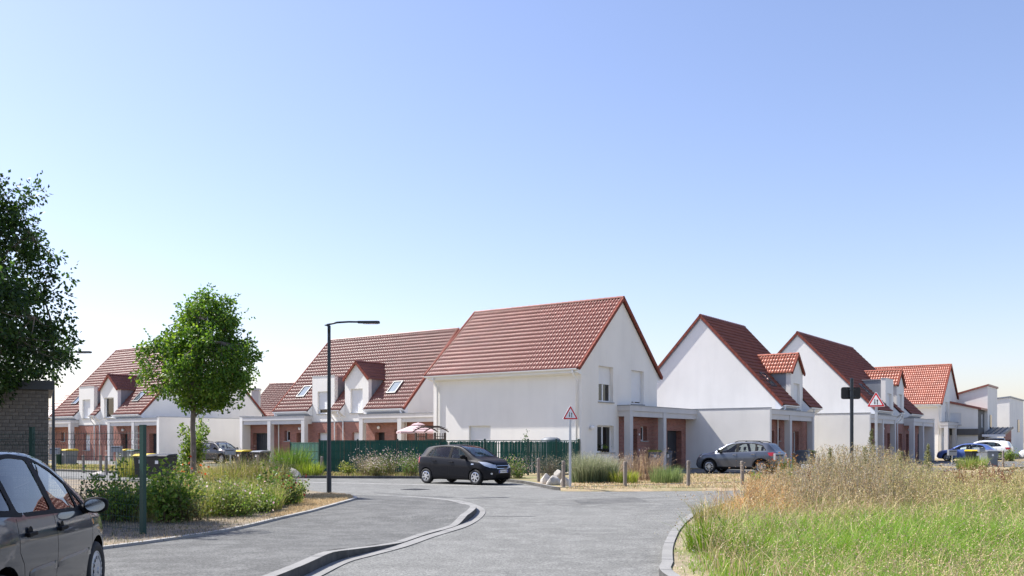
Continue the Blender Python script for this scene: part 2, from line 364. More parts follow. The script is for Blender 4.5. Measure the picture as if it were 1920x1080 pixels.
stones(gut, 'gutter_slab', KR, -0.36, -0.155, lambda k: 0.012, 4, 'concrete')
bedk = struct(bpy.data.objects.new('bed_edging', None)); COL.objects.link(bedk)
stones(bedk, 'edging_stone', KL, 0.0, 0.09, lambda k: 0.093, 4, 'concrete_grey')
# pavement sheet between the two kerb lines
mb = MB(); n = 90; cols = 8
def along(L, t):
    f = t*(len(L)-1); i = min(int(f), len(L)-2); return L[i].lerp(L[i+1], f-i), f
rows = []
for i in range(n+1):
    t = i/n; a, fa = along(KL, t); b, fb = along(KR, t); zb = kr_h(int(fb))
    nb = norm_at(KR, min(int(fb), len(KR)-1)); b2 = b + nb*0.004
    rows.append([(*(a.lerp(b2, c/cols)), (0.05*(1-c/cols) + (zb-0.004)*(c/cols))) for c in range(cols+1)])
for r0, r1 in zip(rows[:-1], rows[1:]):
    for c in range(cols): mb.poly([r0[c], r0[c+1], r1[c+1], r1[c]])
struct(mb.build('pavement', 'asphalt_dark', smooth=True))
# planted bed behind the pavement
KLx = [Vector((p.x, p.y)) for p in KL]
bed_pts = KLx + [Vector((-6.6, 29.9)), Vector((-13, 34.9)), Vector((-34, 50)), Vector((-70, 76)), Vector((-70, 5)), Vector((-7.5, 5))]
sheet('planting_bed', bed_pts, 'mulch', 0.088)
dry = [p + norm_at(KL, i)*0.095 for i, p in enumerate(KL) if p.y > 18.8] + [gp(*q, 0.10).xy for q in ((560,929),(545,945),(540,956),(490,970))]
sheet('dry_grass_patch', dry, 'dry_lawn', 0.092)
# meadow on the right with its kerb
MK = smooth_line([Vector((2.6, 3.0)), Vector((2.05, 8.0))] + [gp(*q, 0.08).xy for q in ((1246,1080),(1241,1055),(1243,1030),(1251,1010),(1262,993),(1283,973),(1310,958),(1345,946.5),(1385,939),(1430,933.5))] + [Vector((9.6, 28.2)), Vector((13.5, 30.2)), Vector((20, 34.5))], 0.25)
mk = struct(bpy.data.objects.new('meadow_kerb', None)); COL.objects.link(mk)
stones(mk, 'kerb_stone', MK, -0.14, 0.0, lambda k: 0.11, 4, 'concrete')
sheet('meadow_ground', [p + norm_at(MK, i)*-0.14 for i, p in enumerate(MK)] + [Vector((30, 40)), Vector((60, 60)), Vector((60, -5)), Vector((3, -5))], 'meadow_soil', 0.085)
# plots in front of and around the houses
PK = [Vector((-11,42.0)) + UD.xy*90, Vector((-11, 42.0)), Vector((-4.3, 41.6)), Vector((-0.9, 40.2)), gp(986,902,.1).xy, gp(1051,914.5,.1).xy, gp(1200,914.6,.1).xy, gp(1420,911.5,.1).xy, Vector((14.5, 37.6)), Vector((21, 43.0)), Vector((21,43)) + VD.xy*75]
sheet('plot_ground', PK + [Vector((80,160)), Vector((-90,160))], 'dry_lawn', 0.095)
pk = struct(bpy.data.objects.new('plot_kerb', None)); COL.objects.link(pk)
pk_line = []
for a, b in zip(PK[:-1], PK[1:]):
    a2, b2 = a, b
    if a in PK[5:9]: continue                            # here the lawn runs out to the road without a kerb
    if (b-a).length > 60: 
        if a is PK[0]: a2 = b + (a-b).normalized()*24
        else: b2 = a + (b-a).normalized()*10
    k = max(2, int((b2-a2).length/0.25)); pk_line += [a2.lerp(b2, i/k) for i in range(k)]
def lawn_edge(pts):
    L = smooth_line(pts, 0.4); mb = MB()
    rows = [[(*(p - norm_at(L, i)*(0.42*(1-k/4) + random.uniform(-.05,.05)*(k == 0))), .003 + .0935*(k/4)**.8) for k in range(5)] for i, p in enumerate(L)]
    for r0, r1 in zip(rows[:-1], rows[1:]):
        for k in range(4): mb.poly([r0[k], r1[k], r1[k+1], r0[k+1]])
    struct(mb.build('lawn_edge', 'dry_lawn', smooth=True))
lawn_edge(PK[5:9] + [PK[9]])
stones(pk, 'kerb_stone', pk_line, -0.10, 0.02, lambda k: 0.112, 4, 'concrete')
# white line of the parking bay, tar joints, painted shadow strips and a drain cover
def strip(name, a, b, w, mat, z, kind='structure'):
    d = (b-a).normalized(); nn = Vector((-d.y, d.x))*w/2
    return sheet(name, [a-nn, b-nn, b+nn, a+nn], mat, z, kind)
strip('bay_line', gp(545,903.6).xy, gp(1062,914.6).xy, 0.13, 'road_paint', 0.004)
for k, (a, b, w) in enumerate((((905,968.2),(1005,968.6),0.05), ((700,924),(838,932),0.05), ((1060,945),(1330,927),0.03), ((870,935),(948,933),0.09), ((825,960),(878,961.5),0.04))):  # the two strips right of the lamp paint cast shadows; the rest are joints
    strip('joint_and_shadow', gp(*a).xy, gp(*b).xy, w, 'tar', 0.005 if k < 4 else 0.06)
def crack(pts, w, z=0.0045):
    for a, b in zip(pts[:-1], pts[1:]): strip('road_crack', a, b, w*random.uniform(.6,1.3), 'tar', z)
for a, b, k, w in (((1190,962),(1330,944),6,.008), ((960,1046),(1130,1058),9,.005), ((700,915),(1010,925),10,.014), ((560,915),(690,911),5,.014)):
    A, B = gp(*a).xy, gp(*b).xy; pts = [A.lerp(B, i/k) + Vector((random.uniform(-.06,.06), random.uniform(-.1,.1))) for i in range(k+1)]; crack(pts, w)
sheet('road_patch', [gp(*q).xy for q in ((1075,938),(1190,932),(1215,940),(1090,947))], 'asphalt_dark', 0.003)
mb = MB(); c = gp(778, 918); mb.box(-0.35,0.35,-0.35,0.35,0.0,0.012)
for i in range(6): mb.box(-0.3,0.3,-0.28+i*0.1,-0.24+i*0.1,0.012,0.02)
o = mb.build('drain_cover', 'tar', loc=c, rot=(0,0,ROTU)); tag(o, 'dark slotted drain cover in the road before the black hatchback', 'drain cover')
# driveways
sheet('driveway', [Vector(q) for q in ((6.2,47.6),(12.6,42.6),(17.5,49.0),(11.2,54.2))], 'asphalt_dark', 0.1)
FB = Vector((14.59,52.75)); FC = Vector((23.8,62.0))
for f, x0, x1 in ((FB,0.4,9.5),(FC,0.4,20.0)):
    a = f + VD.xy*x0; b = f + VD.xy*x1; sheet('driveway', [a, b, b - UD.xy*9, a - UD.xy*9], 'asphalt_dark', 0.1)
sheet('driveway', [Vector(q) for q in ((-15,56),(-24,62.5),(-20,69),(-11,62.5))], 'asphalt_dark', 0.1)
sheet('driveway', [Vector(q) for q in ((-26,63),(-40,73),(-36,79),(-22,69))], 'asphalt', 0.1)
# ================================================================ houses
TW, TR = 0.37, 0.345            # roof tile width and row
def tile_template(w=TW, r=TR, seg=8, lift=0.031, under=-0.03):
    V, F = [], []; P = seg + 1
    for row, (b, lift) in enumerate(((-0.03, lift), (r + 0.02, 0.018), (under, 0.012))):
        for i in range(P):
            a = w*i/seg; h = 0.048*max(-0.35, math.cos(2*math.pi*(2*i/seg) + math.pi)) 
            V.append((a, b, lift + h))
    for i in range(seg):
        F.append((i, i+1, P+i+1, P+i)); F.append((2*P+i, 2*P+i+1, i+1, i))
    return np.array(V), np.array(F)
TV, TF = tile_template()
_tile_mesh = {}
def tile_mesh(mat):
    if mat not in _tile_mesh:
        me = bpy.data.meshes.new('roof_tile'); me.from_pydata(TV.tolist(), [], TF.tolist()); me.materials.append(MATS[mat])
        me.polygons.foreach_set('use_smooth', [i % 2 == 0 for i in range(len(TF))]); _tile_mesh[mat] = me
    return _tile_mesh[mat]
TVH = tile_template(lift=0.075, under=0.09)[0]
def tile_field(parent, mat, o, ex, es, width, length, keep=lambda a, b: True, singles=None, high=False):
    """tiles on a slope: o lower corner, ex along the eave, es up the slope (unit vectors, local); singles(a,b) -> own object"""
    o, ex, es = Vector(o), Vector(ex).normalized(), Vector(es).normalized(); en = ex.cross(es)
    nc = max(1, round(width/TW)); nr = max(1, round(length/TR)); sw = width/(nc*TW); sl = length/(nr*TR)
    M = np.array([list(ex*sw), list(es*sl), list(en)]); Vs, Fs, k = [], [], 0; solo = []
    for j in range(nr):
        for i in range(nc):
            a, b = (i+0.5)*width/nc, (j+0.5)*length/nr
            if not keep(a, b): continue
            org = np.array(o + ex*(i*width/nc) + es*(j*length/nr)) + np.array(en)*random.uniform(-0.004, 0.004)
            if singles and singles(a, b): solo.append((a, b, org)); continue
            Vs.append((TVH if high else TV) @ M + org); Fs.append(TF + k*len(TV)); k += 1
    if Vs:
        t = np_mesh('roof_tiles', np.concatenate(Vs), np.concatenate(Fs), mat, parent=parent); t['kind'] = 'stuff'
        t.data.polygons.foreach_set('use_smooth', np.tile([True, False], len(t.data.polygons)//2))
    me = tile_mesh(mat); M4 = Matrix((ex*sw, es*sl, en)).transposed().to_4x4()
    for a, b, org in solo:
        t = bpy.data.objects.new('roof_tile', me); COL.objects.link(t); t.parent = parent
        t.matrix_local = Matrix.Translation(Vector(org)) @ M4
def ridge_run(parent, mat, a, b, r=0.11, step=0.38):
    a, b = Vector(a), Vector(b); d = (b-a).normalized(); k = max(1, round((b-a).length/step)); side = d.cross(Vector((0,0,1)))
    mb = MB()
    for i in range(k):
        p, q = a.lerp(b, i/k), a.lerp(b, (i+1.06)/k)
        for n in range(6):
            t0, t1 = math.pi*n/6, math.pi*(n+1)/6
            f = lambda c, t, rr: c + side*rr*math.cos(t) + Vector((0,0,rr*math.sin(t)-0.02))
            mb.poly([f(p,t0,r*1.1), f(p,t1,r*1.1), f(q,t1,r*0.95), f(q,t0,r*0.95)])
        mb.poly([f(p, math.pi*n/6, r*1.1) for n in range(7)])
    mb.build('ridge_tiles', mat, parent)['kind'] = 'stuff'
def verge_run(parent, mat, lo, hi, side, step=TR):
    """stepped verge tiles up a gable edge; side = outward unit vector"""
    lo, hi, side = Vector(lo), Vector(hi), Vector(side); d = (hi-lo).normalized(); k = max(1, round((hi-lo).length/step)); n = d.cross(side)
    if n.z < 0: n = -n
    mb = MB(); h = (hi-lo).length/k
    for i in range(k):
        c = lo + d*(i+0.5)*h
        mb.obox(c + side*0.01 - n*0.045, d*(h/2+0.02), side*0.05, n*0.08 + d*0.03)
    mb.build('verge_tiles', 'verge', parent, bevel=0)['kind'] = 'stuff'
def rect(a0, a1, b0, b1): return [(a0,b0),(a1,b0),(a1,b1),(a0,b1)]
def fill_window(parent, fr, a0, a1, b0, b1, depth=0.22, shutter=0.0, sill=True, bars=1, name='window'):
    """PVC window in an opening: frame, pane, roller shutter lowered by a fraction, sill (all meshes of one level)"""
    mb = MB(); t = 0.07; P = lambda a, b, d: fr(a, b, d)
    def bar(x0, x1, y0, y1, d0, d1):
        q = [P(x0,y0,d1), P(x1,y0,d1), P(x1,y1,d1), P(x0,y1,d1)]; mb.prism(q, Vector(P(x0,y0,d0)) - Vector(P(x0,y0,d1)))
    bar(a0,a1,b0,b0+t,depth-0.05,depth); bar(a0,a1,b1-t,b1,depth-0.05,depth); bar(a0,a0+t,b0+t,b1-t,depth-0.05,depth); bar(a1-t,a1,b0+t,b1-t,depth-0.05,depth)
    for i in range(bars):
        c = a0 + (a1-a0)*(i+1)/(bars+1); bar(c-0.05,c+0.05,b0+t,b1-t,depth-0.05,depth)
    win = mb.build(name, 'white_pvc', parent)
    host = win if parent.get('category') else parent          # the pieces hang one level below the house part, never deeper
    mb = MB(); mb.poly([P(a0,b0,depth-0.02), P(a1,b0,depth-0.02), P(a1,b1,depth-0.02), P(a0,b1,depth-0.02)]); mb.build('pane', 'house_glass', host)
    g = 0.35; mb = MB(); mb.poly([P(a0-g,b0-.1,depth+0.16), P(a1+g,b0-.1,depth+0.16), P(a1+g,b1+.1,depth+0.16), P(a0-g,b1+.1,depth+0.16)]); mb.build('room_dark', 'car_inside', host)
    if shutter > 0:
        mb = MB(); h = (b1-b0)*shutter; k = max(2, int(h/0.055)); s = h/k
        for i in range(k):
            z0 = b1-(i+1)*s; d = depth-0.075
            mb.poly([P(a0+.01,z0,d), P(a1-.01,z0,d), P(a1-.01,z0+s*0.85,d-0.008), P(a0+.01,z0+s*0.85,d-0.008)])
            mb.poly([P(a0+.01,z0+s*0.85,d-0.008), P(a1-.01,z0+s*0.85,d-0.008), P(a1-.01,z0+s,d), P(a0+.01,z0+s,d)])
        mb.build('shutter', 'shutter_white', host)
    if sill:
        mb = MB(); q = [P(a0-.06,b0-.06,depth), P(a1+.06,b0-.06,depth), P(a1+.06,b0-.003,depth), P(a0-.06,b0-.003,depth)]
        mb.prism(q, Vector(P(0,0,-0.06)) - Vector(P(0,0,depth))); mb.build('sill', 'concrete_grey', host)
    return win
def fill_door(parent, fr, a0, a1, b0, b1, depth, mat='door_dark', name='door', grooves=0):
    mb = MB(); P = fr; k = max(1, grooves)
    for i in range(k):
        x0 = a0 + (a1-a0)*i/k + (0.008 if grooves else 0); x1 = a0 + (a1-a0)*(i+1)/k - (0.008 if grooves else 0)
        q = [P(x0,b0,depth), P(x1,b0,depth), P(x1,b1,depth), P(x0,b1,depth)]; mb.prism(q, Vector(P(0,0,depth-0.03)) - Vector(P(0,0,depth)))
    mb.poly([P(a0,b0,depth+0.001), P(a1,b0,depth+0.001), P(a1,b1,depth+0.001), P(a0,b1,depth+0.001)])
    d = mb.build(name, mat, parent)
    hb = MB(); hb.tube([P(a1-0.12,1.0,depth-0.03), P(a1-0.12,1.0,depth-0.09), P(a1-0.24,1.0,depth-0.09)], 0.012, 6); hb.build('handle', 'galvanised', d)
    return d
def wall_lamp(parent, p, n):
    mb = MB(); p, n = Vector(p), Vector(n)
    mb.obox(p + n*0.03, n*0.03, n.cross(Vector((0,0,1)))*0.06, Vector((0,0,0.06)))
    o = mb.build('lamp_bracket', 'galvanised', parent)
    mb = MB(); mb.lathe([(0.001,-0.11),(0.08,-0.09),(0.11,0),(0.08,0.09),(0.001,0.11)], 12, 'z', p + n*0.13); mb.build('lamp_globe', 'sign_white', o, smooth=True)
def gutter(parent, a, b, out, r=0.075):
    a, b, out = Vector(a), Vector(b), Vector(out); mb = MB(); N = 8
    for i in range(N):
        t0, t1 = math.pi*i/N, math.pi*(i+1)/N
        f = lambda c, t: c + out*r*(1-math.cos(t)) - Vector((0,0,r*math.sin(t)))
        mb.poly([f(a,t0), f(a,t1), f(b,t1), f(b,t0)])
    mb.obox((a+b)/2 + out*(2*r) + Vector((0,0,0.003)), (b-a)/2, out*0.008, Vector((0,0,0.012)))
    for c in (a, b): mb.poly([f(c, math.pi*i/N) for i in range(N+1)])
    return mb.build('gutter', 'white_pvc', parent)
def downpipe(parent, path, r=0.045): mb = MB(); mb.tube(path, r, 10); return mb.build('downpipe', 'white_pvc', parent, smooth=True)
def flat_canopy(parent, fr, a0, a1, out, z, pillars, ends=(0.0, 0.0), back=0.0, deep=0.3):
    """flat porch roof in render: fascia, recessed beam, dark cap, square pillars. fr(a,b,d): a along, d inwards"""
    P = fr
    def blk(x0,x1,d0,d1,z0,z1, mb):
        q = [P(x0,z0,d0), P(x1,z0,d0), P(x1,z0,d1), P(x0,z0,d1)]; mb.prism(q, (0,0,z1-z0))
    mb = MB(); blk(a0,a1,-out,back-0.004,z-0.27,z, mb); can = mb.build('canopy', 'render_grey_or_shaded', parent)
    mb = MB(); blk(a0-.03,a1+.03,-out-.03,back-0.004,z+0.002,z+0.035, mb); mb.build('cap', 'zinc', can)
    mb = MB(); blk(a0+.05,a1-.05,-out+0.06,-out+0.30,z-0.56,z-0.272, mb)
    if ends[0]: blk(a0+.05,a0+.30,-out+0.302,-0.004,z-0.56,z-0.272, mb)
    if ends[1]: blk(a1-.30,a1-.05,-out+0.302,-0.004,z-0.56,z-0.272, mb)
    mb.build('beam', 'render_grey_or_shaded', can)
    for a in pillars:
        mb = MB(); blk(a-0.17,a+0.17,-out+0.01,-out+0.35,0.02,z-0.274, mb); mb.build('pillar', 'render_grey_or_shaded', can)
def skylight(parent, c, ex, es, w=0.85, h=1.2):
    c, ex, es = Vector(c), Vector(ex), Vector(es); en = ex.cross(es)
    if en.z < 0: en = -en
    mb = MB(); t = 0.08
    for s, ax, l, w2 in ((1,es,h,w),(-1,es,h,w)): mb.obox(c + ax*s*(h/2-t/2) + en*0.09, ex*w/2, es*t/2, en*0.05)
    for s in (1,-1): mb.obox(c + ex*s*(w/2-t/2) + en*0.09, ex*t/2, es*(h/2-t-0.002), en*0.05)
    o = mb.build('skylight', 'anthracite', parent)
    mb = MB(); mb.obox(c + en*0.10, ex*(w/2-t), es*(h/2-t), en*0.004); mb.build('pane', 'skylight_glass', o)
    mb = MB(); mb.obox(c + en*0.088, ex*(w/2-t), es*(h/2-t), en*0.004); mb.build('blind', 'white_pvc', o)

def row_house(label, O, rz, xl, xr, dormers, group, mat, zr=9.6, yr=5.2, ze=3.85, ye=-0.5, canopies=(), garages=(), lowwalls=(), doors=(), wins=(), smalls=(), skylights=(), pipes=(), facade=None, flat=(), orange_dormer=False, shutters=None):
    """one roofed house of the estate. local x along the ridge (right when facing the front), y to the back, front wall y = 0"""
    H = thing('house', label, 'house', (O[0], O[1], 0), rz, group)
    sl = (zr-ze)/(yr-ye); yb = 2*yr - ye; zw = lambda y: ze + sl*(min(y, 2*yr-y)-ye) - 0.12
    fx = facade or (xl, xr); ZB = 3.08
    frF = lambda a, b, d: Vector((a, d, b))                                           # front wall
    # white walls: both gables, back, upper front
    mb = MB()
    for x, s in ((xl, 1), (xr, -1)):
        pts = [(x,0.0,0),(x,yb-0.5,0),(x,yb-0.5,zw(yb-0.5)),(x,yr,zw(yr)),(x,0.0,zw(0.0))]; mb.poly(pts if s < 0 else pts[::-1])
    mb.poly([(xl,yb-.5,0),(xr,yb-.5,0),(xr,yb-.5,zw(yb-.5)),(xl,yb-.5,zw(yb-.5))])
    cuts = sorted((d[1], d[2]) for d in dormers); px = xl
    for a, b in cuts + [(xr, xr)]:
        if a > px: mb.poly([(px,0,ZB),(a,0,ZB),(a,0,zw(0)),(px,0,zw(0))])
        px = b
    mb.build('wall', 'render_white', H)
    # brick ground floor with its openings
    holes = []
    for a0, a1 in garages: holes.append(rect(a0, a1, 0.06, 2.32))
    for a0, a1 in doors: holes.append(rect(a0, a1, 0.06, 2.3))
    for a0, a1, b0, b1, sh in wins: holes.append(rect(a0, a1, b0, b1))
    for a0, a1 in smalls: holes.append(rect(a0, a1, 1.72, 2.48))
    mb = MB(); mb.panel(frF, rect(fx[0], fx[1], 0.0, ZB), holes, 0.45); mb.build('brick_facade', 'brick_red', H)
    mb = MB(); mb.box(fx[0], fx[1], -0.015, 0.0, ZB-0.04, ZB+0.02); mb.build('band', 'zinc', H)
    for a0, a1 in garages: fill_door(H, frF, a0, a1, 0.06, 2.32, 0.40, 'anthracite', 'garage_door', 8)
    for a0, a1 in doors: fill_door(H, frF, a0, a1, 0.06, 2.3, 0.42); wall_lamp(H, ((a0+a1)/2, 0, 2.62), (0,-1,0))
    for a0, a1, b0, b1, sh in wins: fill_window(H, frF, a0, a1, b0, b1, 0.3, sh, bars=0)
    for a0, a1 in smalls: fill_window(H, frF, a0, a1, 1.72, 2.48, 0.3, 0, bars=0)
    # main roof
    deck = MB(); L0 = math.hypot(yr-ye, zr-ze)
    segs = []; px = xl-0.02
    for a, b in cuts + [(xr+0.02, xr+0.02)]:
        if a > px: segs.append((px, a))
        px = b
    th = 0.12
    deck.poly([(xl,0.6,zw(0.6)+0.04),(xr,0.6,zw(0.6)+0.04),(xr,yr,zr-0.05),(xl,yr,zr-0.05)])
    deck.poly([(xl,yb,ze-0.05),(xr,yb,ze-0.05),(xr,yr,zr-0.05),(xl,yr,zr-0.05)])
    for a, b in segs: deck.poly([(a,ye,ze-0.05),(b,ye,ze-0.05),(b,0.6,zw(.6)+.04),(a,0.6,zw(.6)+.04)])
    roof = deck.build('roof', 'roof_deck', H)
    es = Vector((0, yr-ye, zr-ze)).normalized(); W_ = xr-xl
    def keep(a, b):
        x = xl + a; y = ye + b*es.y
        for d in dormers:
            if d[1]-0.12 < x < d[2]+0.12 and y < 0.12: return False
            if d[1] < x < d[2] and y < 0.75: return False
            if d[0] == 'box' and d[1] < x < d[2] and y < (6.2-ze)/sl+ye: return False
        return True
    tile_field(roof, mat, (xl, ye, ze), (1,0,0), es, W_, L0, keep, high=orange_dormer)
    tile_field(roof, mat, (xr, yb, ze), (-1,0,0), Vector((0,-es.y,es.z)), W_, L0)
    ridge_run(roof, mat, (xl-.05, yr, zr+0.03), (xr+.05, yr, zr+0.03))
    for x, s in ((xl, -1), (xr, 1)):
        verge_run(roof, mat, (x+s*.06, ye, ze+.05), (x+s*.06, yr, zr+.05), (s,0,0)); verge_run(roof, mat, (x+s*.06, yb, ze+.05), (x+s*.06, yr, zr+.05), (s,0,0))
        mb = MB()
        for y0, z0 in ((ye, ze), (yb, ze)):
            d = Vector((0, yr-y0, zr-z0)).normalized(); c = Vector((x+s*0.03, (y0+yr)/2, (z0+zr)/2-0.16)); mb.obox(c, (0.03,0,0), d*(L0/2-0.1), d.cross(Vector((1,0,0)))*0.045)
        mb.build('verge_flashing', 'zinc', roof)
    # eaves: boxed soffit with gutter on every stretch between the dormers
    for a, b in segs:
        a2, b2 = max(a, xl), min(b, xr)
        mb = MB(); mb.prism([(a2,-0.002,ze-0.42),(a2,ye+.05,ze-0.14),(a2,ye+.05,ze-0.03),(a2,-0.002,ze+sl*(-ye)-0.08)], (b2-a2,0,0))
        mb.build('soffit', 'white_pvc', H)
        gutter(H, (a2+.02, ye+.045, ze-0.02), (b2-.02, ye+.045, ze-0.02), (0,-1,0))
    for x, drop in pipes:
        downpipe(H, [(x,ye-.03,ze-.09),(x,ye-.03,ze-.2),(x+drop,ye+.1,ze-.42),(x+drop,-0.09,ze-.75),(x+drop,-0.075,3.0),(x+drop,-0.075,0.1)])
    for s in skylights:
        y = 0.95; skylight(roof, (s, y, ze+sl*(y-ye)), (1,0,0), es)
    # dormers
    for q, (kind, a, b, sh) in enumerate(dormers):
        D = bpy.data.objects.new('dormer', None); COL.objects.link(D); D.parent = H
        m = (a+b)/2; wa, wb = a+0.54, b-0.56; b0, b1 = 3.66, 5.32
        if kind == 'gable':
            zt, z2 = 7.12, 5.98; yk = lambda z: (z-ze)/sl+ye
            mb = MB(); mb.panel(frF, [(a,ZB),(b,ZB),(b,z2),(m,zt),(a,z2)], [rect(wa,wb,b0,b1)], 0.25); mb.box(a,a+.02,0.002,0.3,ZB+.2,z2); mb.box(b-.02,b,0.002,0.3,ZB+.2,z2); mb.build('dormer_wall', 'render_white', D)
            for x in (a+.012, b-.012): mb = MB(); mb.poly([(x,0.25,zw(.25)),(x,yk(z2)+.1,z2),(x,0.25,z2)]); mb.build('cheek', 'zinc', D)
            mt = 'tile_orange' if orange_dormer else mat
            for s, x0 in ((1, a-.10), (-1, b+.10)):
                h = Vector((m-x0, 0, zt+.06-(z2-.04))); l = h.length; up = h.normalized(); yend = yk(zt)+0.35; rc = D
                if s > 0: tile_field(D, mt, (x0, yend, z2-.04), (0,-1,0), up, yend+.08, l, lambda a_, b_, z=z2, u=up, ye_=yend: (ye_-a_) < yk(z+b_*u.z)+0.25)
                else: tile_field(D, mt, (x0, -.08, z2-.04), (0,1,0), up, yend+.08, l, lambda a_, b_, z=z2, u=up: (a_-.08) < yk(z+b_*u.z)+0.25)
                verge_run(D, mt, (x0, -.10, z2+.0), (m, -.10, zt+.09), (0,-1,0), 0.3)
            ridge_run(D, mt, (m, -.12, zt+.09), (m, yk(zt)+.1, zt+.09), 0.10)
        else:
            zt = 6.32; yk = (zt-ze)/sl+ye
            mb = MB(); mb.panel(frF, rect(a,b,ZB,zt), [rect(wa,wb,b0,b1-.08)], 0.25); mb.box(a,a+.3,0.002,0.32,ZB+.1,zt-.003); mb.box(b-.3,b,0.002,0.32,ZB+.1,zt-.003)
            mb.box(a+.302,b-.302,0.08,0.32,5.35,zt-.003); mb.build('dormer_wall', 'render_white', D)
            mb = MB(); mb.box(a+.1,b-.1,0.33,yk+.2,ze+.5,zt-.12); mb.box(a+.7,a+.74,0.5,yk+.1,zt-.2,zt-.118); mb.build('cheek', 'zinc', D)
            mb = MB(); mb.box(a-.03,b+.03,-.03,0.36,zt+.002,zt+.035); mb.box(a+.05,b-.05,0.37,yk+.3,zt-.10,zt-.05); mb.build('cap', 'galvanised', D)
        fill_window(D, frF, wa, wb, b0, (b1 if kind == 'gable' else b1-.08), 0.22, sh, bars=0)
    for a0, a1, pil, ends in canopies: flat_canopy(H, frF, a0, a1, 0.75, 3.5, pil, ends)
    for x, s, y1 in lowwalls:                             # garage side walls standing on the street side
        mb = MB(); mb.box(min(x, x+s*.3), max(x, x+s*.3), -0.75, y1, 0, 3.57); w = mb.build('garage_side_wall', 'render_white', H)
        mb = MB(); mb.box(min(x, x+s*.3)-.02, max(x, x+s*.3)+.02, -0.77, y1+.02, 3.572, 3.61); mb.build('coping', 'zinc', w)
    for x0, x1, y1 in flat: mb = MB(); mb.box(x0, x1, 0.004, y1, 3.2, 3.42); mb.build('garage_roof', 'zinc', H)
    return H

KW = Vector((-3.86, 59.35, 0))
two = [('box', -2.77, -0.5, 0.8), ('gable', 0.53, 2.8, 1.0)]
wn = [(-2.2,-1.2,0.95,2.3,1.0),(1.2,2.2,0.95,2.3,1.0)]
gr = 'semi-detached houses with dormers'
# pair of houses in the middle distance, behind the green fence
O2 = KW + UD*10.1
row_house('long red-brown roofed house with two white dormers behind the street lamp and green fence', O2, ROTU, -6.4, 6.4, two, gr, 'tile_brown',
    canopies=[(-9.6,-2.77,[-2.95,-6.6],(0,1)), (2.6,12.0,[2.8,6.3,9.6],(1,0))], garages=[(-9.35,-7.5)], lowwalls=[(-9.62,-1,8)], doors=[(-4.45,-3.5),(3.4,4.3)], wins=wn, smalls=[(-5.75,-5.15),(5.2,5.7)],
    skylights=[-4.6,4.4], pipes=[(-0.3,-0.12),(0.33,0.08),(-6.2,-.1),(6.2,.1)], facade=(-9.6,12.0), flat=[(-9.6,-6.4,7)])
# pair of houses at the far left, behind the young tree
O3 = KW - VD*2.95 + UD*35.6
row_house('far left red-brown roofed house with white dormers, half behind the young tree', O3, ROTU, -6.7, 6.7, [('box', -2.9, -0.6, 1.0), ('gable', 0.4, 2.9, 0.0)], gr, 'tile_brown', zr=10.1, yr=5.8,
    canopies=[(-11,-2.9,[-3.1,-6.6],(0,1)), (2.6,9.4,[2.8,6.2],(1,0))], garages=[(7.3,9.1),(-10.6,-8.8)], lowwalls=[(9.42,1,7.5)], doors=[(-4.45,-3.5),(3.4,4.3)], wins=wn, smalls=[(-5.75,-5.15),(5.2,5.7)],
    skylights=[-4.6,4.6], pipes=[(-0.3,-0.12),(0.3,0.08)], facade=(-11,9.4), flat=[(6.7,9.4,7)])
# white gable house right of the corner house (single)
OB = Vector((14.59,52.75,0)) + UD*0.75
HB = row_house('white gabled house with red tiled roof behind the grey SUV', OB, ROTV, 3.0, 10.2, [('gable', 5.7, 7.95, 1.0)], gr, 'tile_red', zr=9.55, yr=4.8,
    canopies=[(0.32,8.0,[3.6,7.8],(0,1))], garages=[(0.7,2.8)], lowwalls=[(0.0,1,9.5)], doors=[(4.6,5.5)], wins=[(6.2,7.2,0.95,2.3,0.0)], smalls=[(3.3,3.8)],
    skylights=[4.15], pipes=[(3.2,0.0),(8.6,0.1)], facade=(0.3,10.2), flat=[(0.3,3.0,8)], orange_dormer=True)
# next white gable house with a box dormer and a tiled dormer
OC = Vector((23.8,62.0,0)) + UD*0.75
tw = [('box', 7.2, 9.5, 1.0), ('gable', 10.5, 12.8, 1.0)]
HC = row_house('white gabled house with box dormer and orange dormer behind the right warning sign', OC, ROTV, 3.0, 17.0, tw, gr, 'tile_red', zr=9.6, yr=5.1,
    canopies=[(0.32,7.2,[3.6,7.0],(0,1)), (12.7,20.0,[12.9,16.2],(1,0))], garages=[(0.7,2.8),(17.5,19.6)], lowwalls=[(0.0,1,9.0),(20.02,1,8)], doors=[(5.5,6.4),(13.5,14.4)], wins=[(7.7,8.7,0.95,2.3,0.0),(11.2,12.2,0.95,2.3,0.0)], smalls=[(4.3,4.9),(15.2,15.8)],
    skylights=[5.2,14.6], pipes=[(9.7,-.1),(10.3,.1)], facade=(0.3,20.0), flat=[(0.3,3.0,8),(17.0,20.0,8)], orange_dormer=True)

